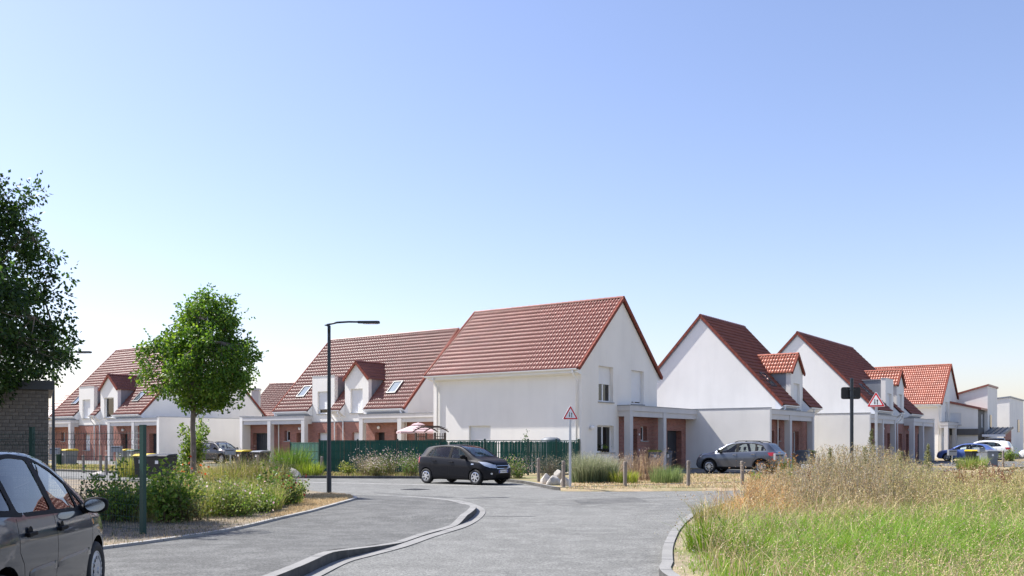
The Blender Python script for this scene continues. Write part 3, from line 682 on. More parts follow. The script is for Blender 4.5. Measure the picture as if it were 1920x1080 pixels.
def corner_house(label, O, mat, group, Lx=9.55, Wy=8.2, ze=5.25, zr=9.25, y0=3.62, y1=12.1, lowin=True, singles=None, detail=True):
    """two-storey house: long wall y=0 faces the camera side, gable wall x=0 faces the street with porch and garage"""
    H = thing('house', label, 'house', (O[0], O[1], 0), ROTU, group); yr = Wy/2; ye = -0.42; sl = (zr-ze)/(yr-ye); zw = lambda y: ze+sl*(min(y,Wy-y)-ye)-0.12
    frL = lambda a, b, d: Vector((a, d, b)); frG = lambda a, b, d: Vector((-d, a, b))
    mb = MB(); hl = [rect(-7.06,-5.6,0.1,2.5)]
    mb.panel(frL, rect(-Lx,0,0,zw(0)), hl, 0.25)
    hg = [rect(1.69,3.18,3.7,5.52), rect(5.17,6.6,3.7,5.52), rect(1.55,3.27,1.1,2.48)]
    ZB = 3.08
    mb.panel(frG, [(0,0),(3.78,0),(3.78,ZB),(Wy,ZB),(Wy,zw(Wy)),(yr,zw(yr)),(0,zw(0))], hg, 0.3)
    mb.poly([(-Lx,0,0),(-Lx,Wy,0),(-Lx,Wy,zw(Wy)),(-Lx,yr,zw(yr)),(-Lx,0,zw(0))]); mb.poly([(-Lx,Wy,0),(0,Wy,0),(0,Wy,zw(Wy)),(-Lx,Wy,zw(Wy))])
    mb.build('wall', 'render_white', H)
    hb = [rect(4.5,5.85,0.06,2.35), rect(6.25,7.0,1.7,2.5), rect(9.5,11.4,0.06,2.3)]
    mb = MB(); mb.panel(frG, rect(3.78,y1+.05,0,ZB), hb, 0.5); mb.poly([(0,3.78,0),(0,3.78,ZB),(-.3,3.78,ZB),(-.3,3.78,0)]); mb.build('brick_facade', 'brick_red', H)
    fill_door(H, frG, 4.5, 5.85, 0.06, 2.35, 0.5); fill_door(H, frG, 9.5, 11.4, 0.06, 2.3, 0.36, 'anthracite', 'garage_door', 9)
    fill_window(H, frG, 6.25, 7.0, 1.7, 2.5, 0.3, 0, bars=0)
    fill_window(H, frL, -7.06, -5.6, 0.1, 2.5, 0.2, 1.0, bars=1, sill=False)
    fill_window(H, frG, 1.69, 3.18, 3.7, 5.52, 0.26, 0.5, bars=1); fill_window(H, frG, 5.17, 6.6, 3.7, 5.52, 0.26, 0.93, bars=1); fill_window(H, frG, 1.55, 3.27, 1.1, 2.48, 0.26, 0.0, bars=1)
    mb = MB(); mb.box(-.003,.02,6.02,6.12,2.0,2.1); mb.box(-.003,.02,6.02,6.1,1.15,1.25); mb.build('house_number_plate', 'sign_white', H)
    wall_lamp(H, (0, 0.85, 2.35), (1,0,0))
    if lowin: flat_canopy(H, frG, y0, y1, 0.75, 3.54, [y0+.2, y0+4.1], (1,0))
    mb = MB(); mb.box(-7,-.004,Wy+.01,y1+.04,3.12,3.4); mb.build('garage_roof', 'zinc', H)
    # roof
    mb = MB(); L0 = math.hypot(yr-ye, zr-ze); x0, x1 = -Lx-.25, 0.06
    mb.poly([(x0,ye,ze-.05),(x1,ye,ze-.05),(x1,yr,zr-.05),(x0,yr,zr-.05)]); mb.poly([(x0,Wy-ye,ze-.05),(x1,Wy-ye,ze-.05),(x1,yr,zr-.05),(x0,yr,zr-.05)])
    roof = mb.build('roof', 'roof_deck', H); es = Vector((0,yr-ye,zr-ze)).normalized()
    tile_field(roof, mat, (x0,ye,ze), (1,0,0), es, x1-x0, L0, singles=singles)
    tile_field(roof, mat, (x1,Wy-ye,ze), (-1,0,0), Vector((0,-es.y,es.z)), x1-x0, L0)
    ridge_run(roof, mat, (x0,yr,zr+.03), (x1+.05,yr,zr+.03))
    for x, s in ((x0,-1),(x1,1)):
        verge_run(roof, mat, (x+s*.05,ye,ze+.05), (x+s*.05,yr,zr+.05), (s,0,0)); verge_run(roof, mat, (x+s*.05,Wy-ye,ze+.05), (x+s*.05,yr,zr+.05), (s,0,0))
    mb = MB(); mb.prism([(-Lx-.1,-.002,ze-.28),(-Lx-.1,ye+.04,ze-.2),(-Lx-.1,ye+.04,ze-.03),(-Lx-.1,-.002,ze+sl*.42-.08)], (Lx+.1,0,0)); mb.build('soffit', 'white_pvc', H); mb = MB()
    mb.prism([(-Lx,Wy+.002,ze-.28),(-Lx,Wy-ye-.04,ze-.2),(-Lx,Wy-ye-.04,ze-.03),(-Lx,Wy+.002,ze+sl*.42-.08)], (Lx,0,0)); mb.build('soffit', 'white_pvc', H)
    gutter(H, (x0,ye+.035,ze-.02), (0.02,ye+.035,ze-.02), (0,-1,0)); gutter(H, (x0,Wy-ye-.035,ze-.02), (0.02,Wy-ye-.035,ze-.02), (0,1,0))
    for x in (-.22, -9.2): downpipe(H, [(x,ye-.04,ze-.09),(x,ye-.04,ze-.2),(x,ye+.1,ze-.36),(x,-.08,ze-.6),(x,-.08,0.1)], 0.05)
    return H
def near_tiles(a, b): return a > 9.86 - 20*0.37 and b < 14*0.34
HA = corner_house('large white corner house with red tiled roof in the centre', (3.42,46.0), 'tile_red', 'corner houses', singles=near_tiles)
HD = corner_house('distant white corner house with orange-red tiled roof beyond the right warning sign', (40.7,88.3), 'tile_orange', 'corner houses', y0=-1.0, y1=8.6)

# plant pot on the sill of the corner house's ground window is a thing of its own
mb = MB(); mb.prism([(-.3,-.07,0),(.3,-.07,0),(.3,.07,0),(-.3,.07,0)], (0,0,0.16)); pot = thing('window_box', 'dark planter with a small plant on the ground floor window sill', 'planter', Vector((3.42,46.0,1.105)) + VD*2.5 + UD*0.08, ROTU+R(90))
mb.build('box', 'plastic_black', pot)

# small modern houses at the right edge
def modern_house():
    H = thing('house', 'modern white house with sloping roofs and dark cladding near the right edge', 'house', (45.3,92.0,0), ROTU)
    z2 = 7.25
    mb = MB()   # tall block: corner at x=0,y=2 ; lower block in front
    mb.prism([(-7,2,0),(1.2,2,0),(1.2,2,z2),(-7,2,4.9)], (0,6,0)); mb.build('wall', 'render_white', H)
    mb = MB(); mb.prism([(-7.1,1.85,4.92),(1.3,1.85,z2+.03),(1.3,1.85,z2+.2),(-7.1,1.85,5.1)], (0,6.3,0)); rf = mb.build('roof', 'tile_red', H)
    frL = lambda a, b, d: Vector((a, -1.6+d, b)); frG = lambda a, b, d: Vector((0.9-d, a, b))
    mb = MB(); mb.panel(frL, [(-5,0),(0.9,0),(0.9,4.85),(-5,6.3)], [rect(-2.3,-0.6,3.35,4.5)], 0.2); mb.poly([(-5,-1.6,0),(-5,2,0),(-5,2,6.2),(-5,-1.6,6.2)]); mb.build('front_block_wall', 'render_white', H)
    fill_window(H, frL, -2.3,-0.6,3.35,4.5,0.15,1.0)
    mb = MB(); mb.panel(frG, rect(-1.6,2.0,0,4.85), [rect(0.4,1.2,3.1,4.4)], 0.15); mb.build('side_cladding', 'cladding_dark', H); fill_window(H, frG, 0.4,1.2,3.1,4.4,0.12,1.0)
    mb = MB(); mb.prism([(-5.2,-1.75,6.37),(1.2,-1.75,4.78),(1.2,-1.75,4.98),(-5.2,-1.75,6.6)], (0,3.74,0)); r2 = mb.build('front_roof', 'tile_red', H)
    mb = MB(); mb.box(-5,1.0,-1.9,-1.61,2.35,2.95); mb.build('dark_band', 'cladding_dark', H)
    frT = lambda a, b, d: Vector((1.2-d, a, b))
    mb = MB(); mb.box(1.201,1.26,3.2,4.2,2.9,4.4); mb.build('window', 'house_glass', H)
    # lean-to carport with metal roof and brick side
    mb = MB(); mb.prism([(1.3,-1.5,2.3),(1.3,4.4,3.05),(1.3,4.4,3.15),(1.3,-1.5,2.42)], (1.9,0,0))
    for i in range(5): mb.prism([(1.35+i*.44,-1.5,2.42),(1.35+i*.44,4.4,3.15),(1.35+i*.44,4.4,3.22),(1.35+i*.44,-1.5,2.49)], (0.05,0,0))
    cr = mb.build('carport_roof', 'solar_dark', H)
    frB = lambda a, b, d: Vector((3.1-d, a, b))
    mb = MB(); mb.panel(frB, [(-1.4,0),(3.5,0),(3.5,3.02),(-1.4,2.3)], [rect(-.3,1.0,0.02,1.9), rect(1.6,3.0,0.02,1.9)], 0.2); mb.build('carport_wall', 'brick_red', H)
    mb = MB(); mb.box(1.25,3.25,-1.62,-1.51,2.18,2.4); mb.build('fascia', 'white_pvc', H)
modern_house()
H2 = thing('house', 'plain white flat-roofed house at the right edge of the photo', 'house', (53.4,100,0), ROTU)
mb = MB(); mb.prism([(-8,0,0),(0,0,0),(0,0,6.45),(-8,0,5.6)], (0,11,0)); mb.build('wall', 'render_white', H2)
mb = MB(); mb.prism([(-8.1,-.1,5.62),(.1,-.1,6.47),(.1,-.1,6.6),(-8.1,-.1,5.75)], (0,11.2,0)); mb.build('roof', 'zinc', H2)
mb = MB(); mb.box(0.002,0.05,6,7.4,2.8,4.2); mb.build('window', 'house_glass', H2)

# houses behind the left pair
def back_house(label, O, rz, L, Wd, ze, zr, mat, wallmat):
    H = thing('house', label, 'house', (*O, 0), rz); yr = Wd/2; es = Vector((0,yr,zr-ze)).normalized()
    mb = MB(); mb.prism([(0,0,0),(0,Wd,0),(0,Wd,ze),(0,yr,zr-.1),(0,0,ze)], (L,0,0)); mb.build('wall', wallmat, H)
    mb = MB(); mb.poly([(0,-.3,ze-.35),(L,-.3,ze-.35),(L,yr,zr-.03),(0,yr,zr-.03)]); rf = mb.build('roof', 'roof_deck', H); l = math.hypot(yr+.3, zr-ze+.3)
    e2 = Vector((0,yr+.3,zr-ze+.3)).normalized()
    tile_field(rf, mat, (-.1,-.3,ze-.3), (1,0,0), e2, L+.2, l); tile_field(rf, mat, (L+.1,Wd+.3,ze-.3), (-1,0,0), Vector((0,-e2.y,e2.z)), L+.2, l)
    ridge_run(rf, mat, (-.1,yr,zr+.04), (L+.1,yr,zr+.04))
    return H
back_house('small brown roofed house with pinkish gable seen far behind the left houses', (-29.9,104), R(-24), 9, 9, 4.6, 8.4, 'tile_brown', 'brick_pink')
back_house('distant roof at the far left between brick shed and lamp post', (-50.5,98), ROTU, 6, 7.5, 4.4, 6.6, 'tile_brown', 'render_white')
ch = thing('chimney', 'small grey chimney block standing behind the far left gable', 'chimney', at(480,92,0))
mb = MB(); mb.box(-.36,.36,-.35,.35,0,6.75); mb.box(-.43,.43,-.42,.42,6.752,6.95); mb.build('stack', 'render_grey_or_shaded', ch)

# taupe brick shed at the left edge, every brick laid
def brick_shed():
    S = thing('brick_shed', 'grey-brown brick shed with dark flat roof edge at the left edge', 'shed', (-9.30,18.7,0), R(27))
    mb = MB(); mb.box(-6,-.012,0.012,4,0,2.66); mb.build('core', 'mortar_taupe', S)
    mb = MB(); mb.box(-6.05,.09,-.06,4.05,2.66,2.84); mb.build('roof_edge', 'anthracite', S)
    bw, bh, j = 0.222, 0.062, 0.011; meshes = {}
    def brick(w, axis):
        key = (round(w,3), axis)
        if key not in meshes:
            m = MB(); (m.box(0,w,0,0.09,0,bh) if axis == 'x' else m.box(-0.09,0,0,w,0,bh)); me = bpy.data.meshes.new('brick'); me.from_pydata(m.v, [], m.f); me.materials.append(MATS['brick_taupe']); meshes[key] = me
        return meshes[key]
    front = MB(); n = 0
    for r in range(36):
        z = 2.648 - (r+1)*(bh+j); off = (0, 0.117, 0.06, 0.17)[r % 4]; x = 0.0
        if z < 0: break
        first = True
        while x > -1.75:
            w = off if (first and off) else bw
            if w > 0.05:
                y = random.uniform(-0.004, 0.003)
                if n < 295 and z > 0.9: o = link('brick', brick(w, 'x'), S, (x-w, y, z)); n += 1
                else: front.box(x-w, x, y, 0.09, z, z+bh)
            x -= w + j; first = False
        while x > -6:
            front.box(x-bw, x, 0, 0.09, z, z+bh); x -= bw + j
        yy = 0.10
        while yy < 3.9: front.box(-0.09, 0, yy, yy+bw, z, z+bh); yy += bw + j
    front.build('bricks', 'brick_taupe', S)['kind'] = 'stuff'
brick_shed()
# ================================================================ cars
def interp(pts):
    """smooth (monotone cubic) curve through (x, value) points"""
    xs = np.array([p[0] for p in pts], float); ys = np.array([p[1] for p in pts], float); h = np.diff(xs); d = np.diff(ys)/h
    m = np.zeros(len(xs)); m[0], m[-1] = d[0], d[-1]
    for i in range(1, len(xs)-1): m[i] = 0 if d[i-1]*d[i] <= 0 else 2*d[i-1]*d[i]/(d[i-1]+d[i])
    def f(x):
        x = min(max(x, xs[0]), xs[-1]); i = min(int(np.searchsorted(xs, x, 'right'))-1, len(h)-1); i = max(i, 0)
        t = (x-xs[i])/h[i]; return float((2*t**3-3*t*t+1)*ys[i] + (t**3-2*t*t+t)*h[i]*m[i] + (-2*t**3+3*t*t)*ys[i+1] + (t**3-t*t)*h[i]*m[i+1])
    return f
SEC = [(0.0,None),(0.6,None),(0.88,None),(0.95,0.035),(0.975,0.09)]
def car_shell(S):
    """lofted body: sections along x from front to back; returns bmesh"""
    zt, zb, wf, wr, belt = interp(S['top']), interp(S['bot']), interp(S['width']), interp(S['roofw']), interp(S['belt'])
    x0, x1 = S['top'][0][0], S['top'][-1][0]
    xs = sorted(set([round(x0 + (x1-x0)*(0.5-0.5*math.cos(math.pi*i/84)), 4) for i in range(85)]))
    bm = bmesh.new(); rings = []
    for x in xs:
        w, b, t = wf(x), zb(x), zt(x); s = min(belt(x), t - 0.055); s = max(s, b+0.12); h = s-b; r = min(wr(x), w*0.92); H = t-s
        half = [(0,b),(0.6*w,b),(0.86*w,b+0.004),(0.945*w,b+min(.035,h*.1)),(0.968*w,b+min(.09,h*.2)),(0.982*w,b+h*0.34),(0.996*w,b+h*0.52),(1.0*w,b+h*0.66),(0.993*w,b+h*0.80),(0.972*w,b+h*0.92),(0.955*w,s)]
        a = 0.94*w
        for f, g in ((0.06,0.0),(0.25,0.22),(0.45,0.45),(0.65,0.70),(0.80,0.90),(0.88,1.0)): half.append((a + (r-a)*g, s+H*f))
        half += [(r*0.965, s+H*0.935),(r*0.88, s+H*0.968),(r*0.68, s+H*0.985),(r*0.36, s+H*0.996),(0, t)]
        ring = [bm.verts.new((x, y, z)) for y, z in half] + [bm.verts.new((x, -y, z)) for y, z in half[-2:0:-1]]
        rings.append(ring)
    n = len(rings[0])
    for a, b in zip(rings[:-1], rings[1:]):
        for i in range(n): bm.faces.new((a[i], a[(i+1) % n], b[(i+1) % n], b[i]))
    bm.faces.new(rings[0]); bm.faces.new(rings[-1][::-1])
    bmesh.ops.recalc_face_normals(bm, faces=bm.faces); bm.normal_update()
    bmesh.ops.triangulate(bm, faces=[f for f in bm.faces if len(f.verts) > 4])
    return bm
def cut_patch(bm, lay, pid, poly, axis, cond, allow=(0,)):
    """cut a convex outline (projected along an axis) into the body surface and give the faces inside it a part id"""
    ia, ib = {'y': (0, 2), 'x': (1, 2), 'z': (0, 1)}[axis]
    area = sum(poly[i][0]*poly[(i+1) % len(poly)][1] - poly[(i+1) % len(poly)][0]*poly[i][1] for i in range(len(poly)))
    P = poly if area > 0 else poly[::-1]
    lo = [min(p[k] for p in P) for k in (0,1)]; hi = [max(p[k] for p in P) for k in (0,1)]
    cur = [f for f in bm.faces if f[lay] in allow and cond(f.calc_center_median(), f.normal)
           and max(v.co[ia] for v in f.verts) >= lo[0] and min(v.co[ia] for v in f.verts) <= hi[0] and max(v.co[ib] for v in f.verts) >= lo[1] and min(v.co[ib] for v in f.verts) <= hi[1]]
    for i in range(len(P)):
        if not cur: return
        (a0, b0), (a1, b1) = P[i], P[(i+1) % len(P)]
        no = Vector((0,0,0)); no[ia] = -(b1-b0); no[ib] = a1-a0; no.normalize(); co = Vector((0,0,0)); co[ia] = a0; co[ib] = b0
        geom = set(cur)
        for f in cur: geom.update(f.edges); geom.update(f.verts)
        ret = bmesh.ops.bisect_plane(bm, geom=list(geom), dist=1e-5, plane_co=co, plane_no=no)
        cur = [g for g in ret['geom'] if isinstance(g, bmesh.types.BMFace) and (g.calc_center_median()-co).dot(no) > 0]
    for f in cur: f[lay] = pid
def circle(cx, cz, r, n=28): return [(cx + r*math.cos(2*math.pi*i/n), cz + r*math.sin(2*math.pi*i/n)) for i in range(n)]
def line_poly(p, q, w=0.008):
    p, q = Vector(p), Vector(q); d = (q-p).normalized(); n = Vector((-d.y, d.x))*w/2; return [tuple(p-n), tuple(q-n), tuple(q+n), tuple(p+n)]
def roundpoly(pts, r=0.04, k=3):
    out = []
    for i in range(len(pts)):
        p = Vector(pts[i]); a = Vector(pts[i-1]); b = Vector(pts[(i+1) % len(pts)])
        r1 = min(r, (a-p).length*0.4); r2 = min(r, (b-p).length*0.4); s, e = p + (a-p).normalized()*r1, p + (b-p).normalized()*r2
        for j in range(k+1):
            t = j/k; out.append(tuple((1-t)**2*s + 2*t*(1-t)*p + t*t*e))
    return out
def make_wheel(parent, x, y, r, side, style, w=0.19):
    W_ = bpy.data.objects.new('wheel', None); COL.objects.link(W_); W_.parent = parent; W_.location = (x, y, r); W_.rotation_euler = (0, 0, 0 if side < 0 else math.pi)
    # local: outside faces -y
    mb = MB(); rr = r*0.655
    mb.lathe([(rr,-w/2+.012),(rr+.02,-w/2),(r*.90,-w/2-.004),(r*.965,-w/2+.012),(r,-w/2+.04),(r,w/2-.04),(r*.965,w/2-.012),(rr,w/2)], 36, 'y'); mb.build('tyre', 'rubber', W_, smooth=True)
    mb = MB(); mb.lathe([(rr+.002,-w/2+.01),(rr-.012,-w/2+.006),(rr-.03,-w/2+.03),(rr-.035,w/2-.02)], 32, 'y'); mb.lathe([(rr-.04,-w/2+.085),(0.001,-w/2+.085)], 24, 'y', mi=1)
    yb = -w/2+.012
    if style == 'hubcap':
        mb.lathe([(rr-.012,yb),(rr-.045,yb-.010),(rr-.048,yb-.010)], 32, 'y'); mb.lathe([(rr*.60,yb-.014),(rr*.35,yb-.022),(.034,yb-.022),(.03,yb-.03),(.001,yb-.03)], 24, 'y')
        n = 15
        for i in range(n):
            t = 2*math.pi*i/n; c, s = math.cos(t), math.sin(t); m = (rr*.58+rr-.046)/2; mb.obox((c*m, yb-.012, s*m), (c*(rr-.046-rr*.58)/2, 0, s*(rr-.046-rr*.58)/2), (0,.006,0), (-s*.011,0,c*.011))
        mat = 'hubcap'
    elif style == 'six':
        mb.lathe([(rr-.012,yb),(rr-.035,yb-.008),(rr-.038,yb)], 32, 'y'); mb.lathe([(rr*.42,yb-.004),(rr*.3,yb-.012),(.03,yb-.014),(.001,yb-.014)], 20, 'y')
        for i in range(6):
            t = 2*math.pi*i/6+.3; c, s = math.cos(t), math.sin(t); m = rr*.63; l = rr*.34; mb.obox((c*m, yb-.004, s*m), (c*l,0,s*l), (0,.010,0), (-s*.026,0,c*.026))
        mat = 'alloy'
    else:
        mb.lathe([(rr*.22,yb-.002),(.03,yb-.01),(.001,yb-.01)], 16, 'y')
        for i in range(10):
            t = 2*math.pi*i/10; c, s = math.cos(t), math.sin(t); m = rr*.58; l = rr*.40; mb.obox((c*m, yb+.004, s*m), (c*l,0,s*l), (0,.010,0), (-s*.014,0,c*.014))
        mat = 'alloy'
    mb.build('rim', [mat, 'rubber'], W_)
def build_car(label, loc, rz, S, group=None):
    C = thing('parked_car', label, 'car', loc, rz, group)
    bm = car_shell(S); lay = bm.faces.layers.int.new('pid'); L = S['L']; names = {}; nid = [0]
    def pid(name, mat, parent=0): nid[0] += 1; names[nid[0]] = (name, mat, parent); return nid[0]
    zt, wf, belt = interp(S['top']), interp(S['width']), interp(S['belt'])
    R_, xf, xr_ = S['wr'], S['xf'], S['xr']; ra = R_+S.get('gap', 0.055)
    sides = ((1, lambda c, n: c.y > 0.28*1 and n.y > -0.2), (-1, lambda c, n: c.y < -0.28 and n.y < 0.2))
    if S.get('clad'):
        k = pid('wheel_arch_trim', 'plastic_black')
        for s, cond in sides:
            for x in (xf, xr_): cut_patch(bm, lay, k, circle(x, R_, ra+S['clad']), 'y', cond)
            cut_patch(bm, lay, k, [(xr_,0.0),(xf,0.0),(xf,S['sill']),(xr_,S['sill'])], 'y', cond)
    und = pid('underbody', 'plastic_black')
    dead = pid('x', 'x')
    for s, cond in sides:
        c2 = (lambda c, n: c.y > 0.30) if s > 0 else (lambda c, n: c.y < -0.30)
        for x in (xf, xr_): cut_patch(bm, lay, dead, circle(x, R_, ra), 'y', c2, allow=tuple(range(0, nid[0]+1)))
    bmesh.ops.delete(bm, geom=[f for f in bm.faces if f[lay] == dead], context='FACES'); del names[dead]
    for f in bm.faces:
        if f.normal.z < -0.6 and f.calc_center_median().z < 0.45: f[lay] = und
    sc = (lambda c, n: c.y > 0.3 and n.y > 0.25, lambda c, n: c.y < -0.3 and n.y < -0.25)
    trims = [pid('window_surround', 'plastic_black') for _ in (0, 1)]
    for q in (0, 1):
        for poly in S['green']: cut_patch(bm, lay, trims[q], roundpoly(poly, 0.06), 'y', sc[q], allow=(0,))
    for poly in S['wins']:
        for q in (0, 1): cut_patch(bm, lay, pid('side_window', 'car_glass'), roundpoly(poly, 0.045), 'y', sc[q], allow=(0, trims[q]))
    tw = pid('windscreen_surround', 'plastic_black'); ws = pid('windscreen', 'car_glass')
    cut_patch(bm, lay, tw, roundpoly(S['ws_o'], 0.06), 'z', lambda c, n: n.z > 0.12 and n.x > 0.1); cut_patch(bm, lay, ws, roundpoly(S['ws'], 0.06), 'z', lambda c, n: n.z > 0.12 and n.x > 0.1, (0, tw))
    rw = pid('rear_window', 'car_glass'); cut_patch(bm, lay, rw, roundpoly(S['rw'], 0.06), 'x', lambda c, n: n.x < -0.2)
    fc = lambda c, n: n.x > 0.15 and c.x > L*0.25
    rc = lambda c, n: n.x < -0.05 and c.x < -L*0.3
    for nm, mat, poly, ax, cond in S.get('patches', ()):
        cn = {'f': fc, 'r': rc, 'ls': sc[0], 'rs': sc[1]}[cond]; cut_patch(bm, lay, pid(nm, mat), poly, ax, cn, allow=tuple(range(0, nid[0]+1)) if ax == 'x' or cond in 'ls rs' else (0,))
    for f in bm.faces:                                            # black windscreen base strip etc. stay with the body
        pass
    seam = pid('panel_gap', 'rubber')
    for poly in S['seams']:
        for q in (0, 1):
            for a, b in zip(poly[:-1], poly[1:]): cut_patch(bm, lay, seam, line_poly(a, b, S.get('gapw', 0.009)), 'y', sc[q], allow=(0,))
    doors = []
    for poly in S['doors']:
        for q in (0, 1): k = pid('door', S['paint']); doors.append((k, q)); cut_patch(bm, lay, k, poly, 'y', sc[q], allow=(0,))
    bm.normal_update()
    groups = {}
    for f in bm.faces: groups.setdefault(f[lay], []).append(f)
    names[0] = ('body', S['paint'], 0); objs = {}
    for k, fs in groups.items():
        nm, mat, _ = names[k]; vi = {}; V = []; N = []; F = []
        for f in fs:
            idx = []
            for v in f.verts:
                if v.index not in vi or True:
                    key = v
                    if key not in vi: vi[key] = len(V); V.append(tuple(v.co - (v.normal*0.006 if mat == 'car_glass' else v.normal*0.003 if nm == 'panel_gap' else Vector((0,0,0))))); N.append(tuple(v.normal))
                    idx.append(vi[key])
            F.append(idx)
        me = bpy.data.meshes.new(nm); me.from_pydata(V, [], F); me.materials.append(MATS[mat])
        me.polygons.foreach_set('use_smooth', [True]*len(F)); me.update()
        try: me.normals_split_custom_set_from_vertices(N)
        except Exception: pass
        objs[k] = link(nm, me, C)
    bm.free()
    # wheel houses, wheels
    for x in (xf, xr_):
        for s in (1, -1):
            w = wf(x)*0.97; mb = MB(); N = 16
            for i in range(N):
                t0, t1 = math.pi*(-0.12+1.24*i/N), math.pi*(-0.12+1.24*(i+1)/N)
                f = lambda t, y: (x+ra*math.cos(t), s*y, R_+ra*math.sin(t))
                mb.poly([f(t0,w-.005), f(t1,w-.005), f(t1,w-.36), f(t0,w-.36)])
            mb.poly([f(math.pi*(-0.12+1.24*i/N), w-.36) for i in range(N+1)]); mb.build('wheel_house', 'plastic_black', C)
            make_wheel(C, x, s*(wf(x)-S.get('inset', 0.115)), R_, s, S['wheel'])
    # cabin
    mb = MB(); xi = S['cab']; mb.box(xi[2], xi[0]+.35, -wf(0)*.8, wf(0)*.8, 0.3, 0.36); mb.prism([(xi[0]+.45,-wf(0)*.78,belt(xi[0])-.12),(xi[0]-.05,-wf(0)*.78,belt(xi[0])-.02),(xi[0]-.12,-wf(0)*.78,belt(xi[0])-.3),(xi[0]+.45,-wf(0)*.78,belt(xi[0])-.5)], (0,wf(0)*1.56,0)); mb.build('dashboard', 'car_inside', C)
    for x, ys in ((xi[1], (-.36, .36)), (xi[2], (-.36, .36))):
        for y in ys:
            mb = MB(); mb.prism([(x,y-.22,0.4),(x+.5,y-.22,0.45),(x+.5,y-.22,0.58),(x+.02,y-.22,0.55)], (0,.44,0)); mb.prism([(x-.02,y-.21,0.5),(x+.10,y-.21,0.52),(x-.06,y-.19,1.08),(x-.16,y-.19,1.06)], (0,.40,0)); mb.prism([(x-.10,y-.12,1.10),(x-.04,y-.12,1.11),(x-.07,y-.11,1.30),(x-.15,y-.11,1.29)], (0,.23,0)); mb.build('seat', 'car_inside', C, bevel=0.03)
    mb = MB(); c = Vector((xi[0]-.22, 0.36, belt(xi[0])+.0)); pts = [c + Vector((0.35*.19*math.sin(t), .19*math.cos(t), .19*math.sin(t))) for t in np.linspace(0, 2*math.pi, 19)]; mb.tube(pts, 0.016, 6); mb.build('steering_wheel', 'plastic_black', C)
    # mirrors, handles, plates and other small parts
    for s in (1, -1):
        mx, mz = S['mirror']; y = s*(wf(mx)*0.93); mb = MB()
        mb.tube([(mx+.02,y-s*.03,mz-.02),(mx-.0,y+s*.09,mz+.0)], [0.055,0.04], 8)
        m = mb.build('mirror', S['mirror_mat'], C, smooth=True)
        mb = MB(); cc = Vector((mx, y+s*.145, mz+.03)); 
        for i in range(9):
            pass
        prof = [(-.055,.55),(-.05,.9),(-.02,1.0),(.03,.93),(.07,.7),(.092,.3)]; rings = []
        base = len(mb.v); n = 14
        for dx, k in prof:
            for q in range(n):
                t = 2*math.pi*q/n; ct, st = math.cos(t), math.sin(t); e = 0.75
                mb.v.append((cc.x+dx, cc.y + .115*k*math.copysign(abs(ct)**e, ct), cc.z + .078*k*math.copysign(abs(st)**e, st)))
        for i in range(len(prof)-1):
            for q in range(n): r = (q+1) % n; mb.f.append((base+i*n+q, base+i*n+r, base+(i+1)*n+r, base+(i+1)*n+q)); mb.m.append(0)
        mb.f.append(tuple(range(base, base+n))); mb.f.append(tuple(range(base+(len(prof)-1)*n, base+len(prof)*n))); mb.m += [0,0]
        mb.build('mirror_shell', S['mirror_mat'], m, smooth=True)
        mb = MB(); mb.poly([(cc.x-.0565, cc.y+.092*math.cos(t), cc.z+.06*math.sin(t)) for t in np.linspace(0, 2*math.pi, 17)[:-1]]); mb.build('mirror_glass', 'chrome', m)
    for hx, hz in S['handles']:
        for s in (1, -1):
            w = wf(hx)*0.985; mb = MB(); mb.obox((hx, s*(w+.028), hz), (.095,0,0), (0,.011,0), (0,0,.016))
            for dx in (-.075,.075): mb.obox((hx+dx, s*(w+.008), hz), (.018,0,0), (0,.022,0), (0,0,.014))
            cand = [k for k, q in doors if k in objs and q == (0 if s > 0 else 1)]
            best = min(cand, key=lambda k: abs(np.mean([v.co.x for v in objs[k].data.vertices])-hx-0.35)) if cand else None
            mb.build('handle', S['handle_mat'], objs[best] if best else C, bevel=0.006)
            if S.get('cups'):
                mb = MB(); mb.lathe([(0.001,0),(0.05,0.002),(0.062,0.0)], 18, 'y', (hx+.01, s*(w+.006), hz)); mb.build('handle_recess', 'plastic_black', C)
    for a, b, z0, z1 in S.get('strips', ()):
        for s in (1, -1):
            mb = MB(); k = 8; n0 = 0
            for i in range(k+1):
                x = a+(b-a)*i/k; y = wf(x)*0.985; t = .02 if 0 < i < k else .008; zm = (z0+z1)/2
                for yy, zz in ((y-.02,z0),(y+t*.7,z0+.008),(y+t,zm+.015),(y+t*.6,z1),(y-.02,z1)): mb.v.append((x, s*yy, zz))
            for i in range(k):
                for q in range(4): mb.f.append((i*5+q,i*5+q+1,i*5+q+6,i*5+q+5)); mb.m.append(0)
            mb.f += [(0,1,2,3,4), tuple(k*5+q for q in range(5))]; mb.m += [0,0]
            mb.build('rubbing_strip', S['strip_mat'], C)
    def plate(x, z, tilt, nm, text):
        mb = MB(); mb.box(-.006,.006,-.26,.26,-.055,.055); p = mb.build(nm, 'sign_white', C, loc=(x, 0, z), rot=(0, tilt, 0))
        f = 1 if x > 0 else -1
        mb = MB()
        for s in (-1, 1): mb.box(f*.006-.002, f*.006+.003, s*.235-.024, s*.235+.024, -.054, .054)
        mb.build('plate_band', 'plate_blue', p)
        cu = bpy.data.curves.new('plate_text', 'FONT'); cu.body = text; cu.size = 0.095; cu.align_x = 'CENTER'; cu.align_y = 'CENTER'; cu.materials.append(MATS['sign_black']); cu.extrude = 0.001
        tmp = link('plate_text_tmp', cu); me = bpy.data.meshes.new_from_object(tmp); bpy.data.objects.remove(tmp)
        link('lettering', me, p, (f*.009, 0, -.004), (R(90), 0, R(90)*f))
    if S.get('plate_f'): plate(S['plate_f'][0], S['plate_f'][1], 0.0, 'number_plate', S['plate_f'][2])
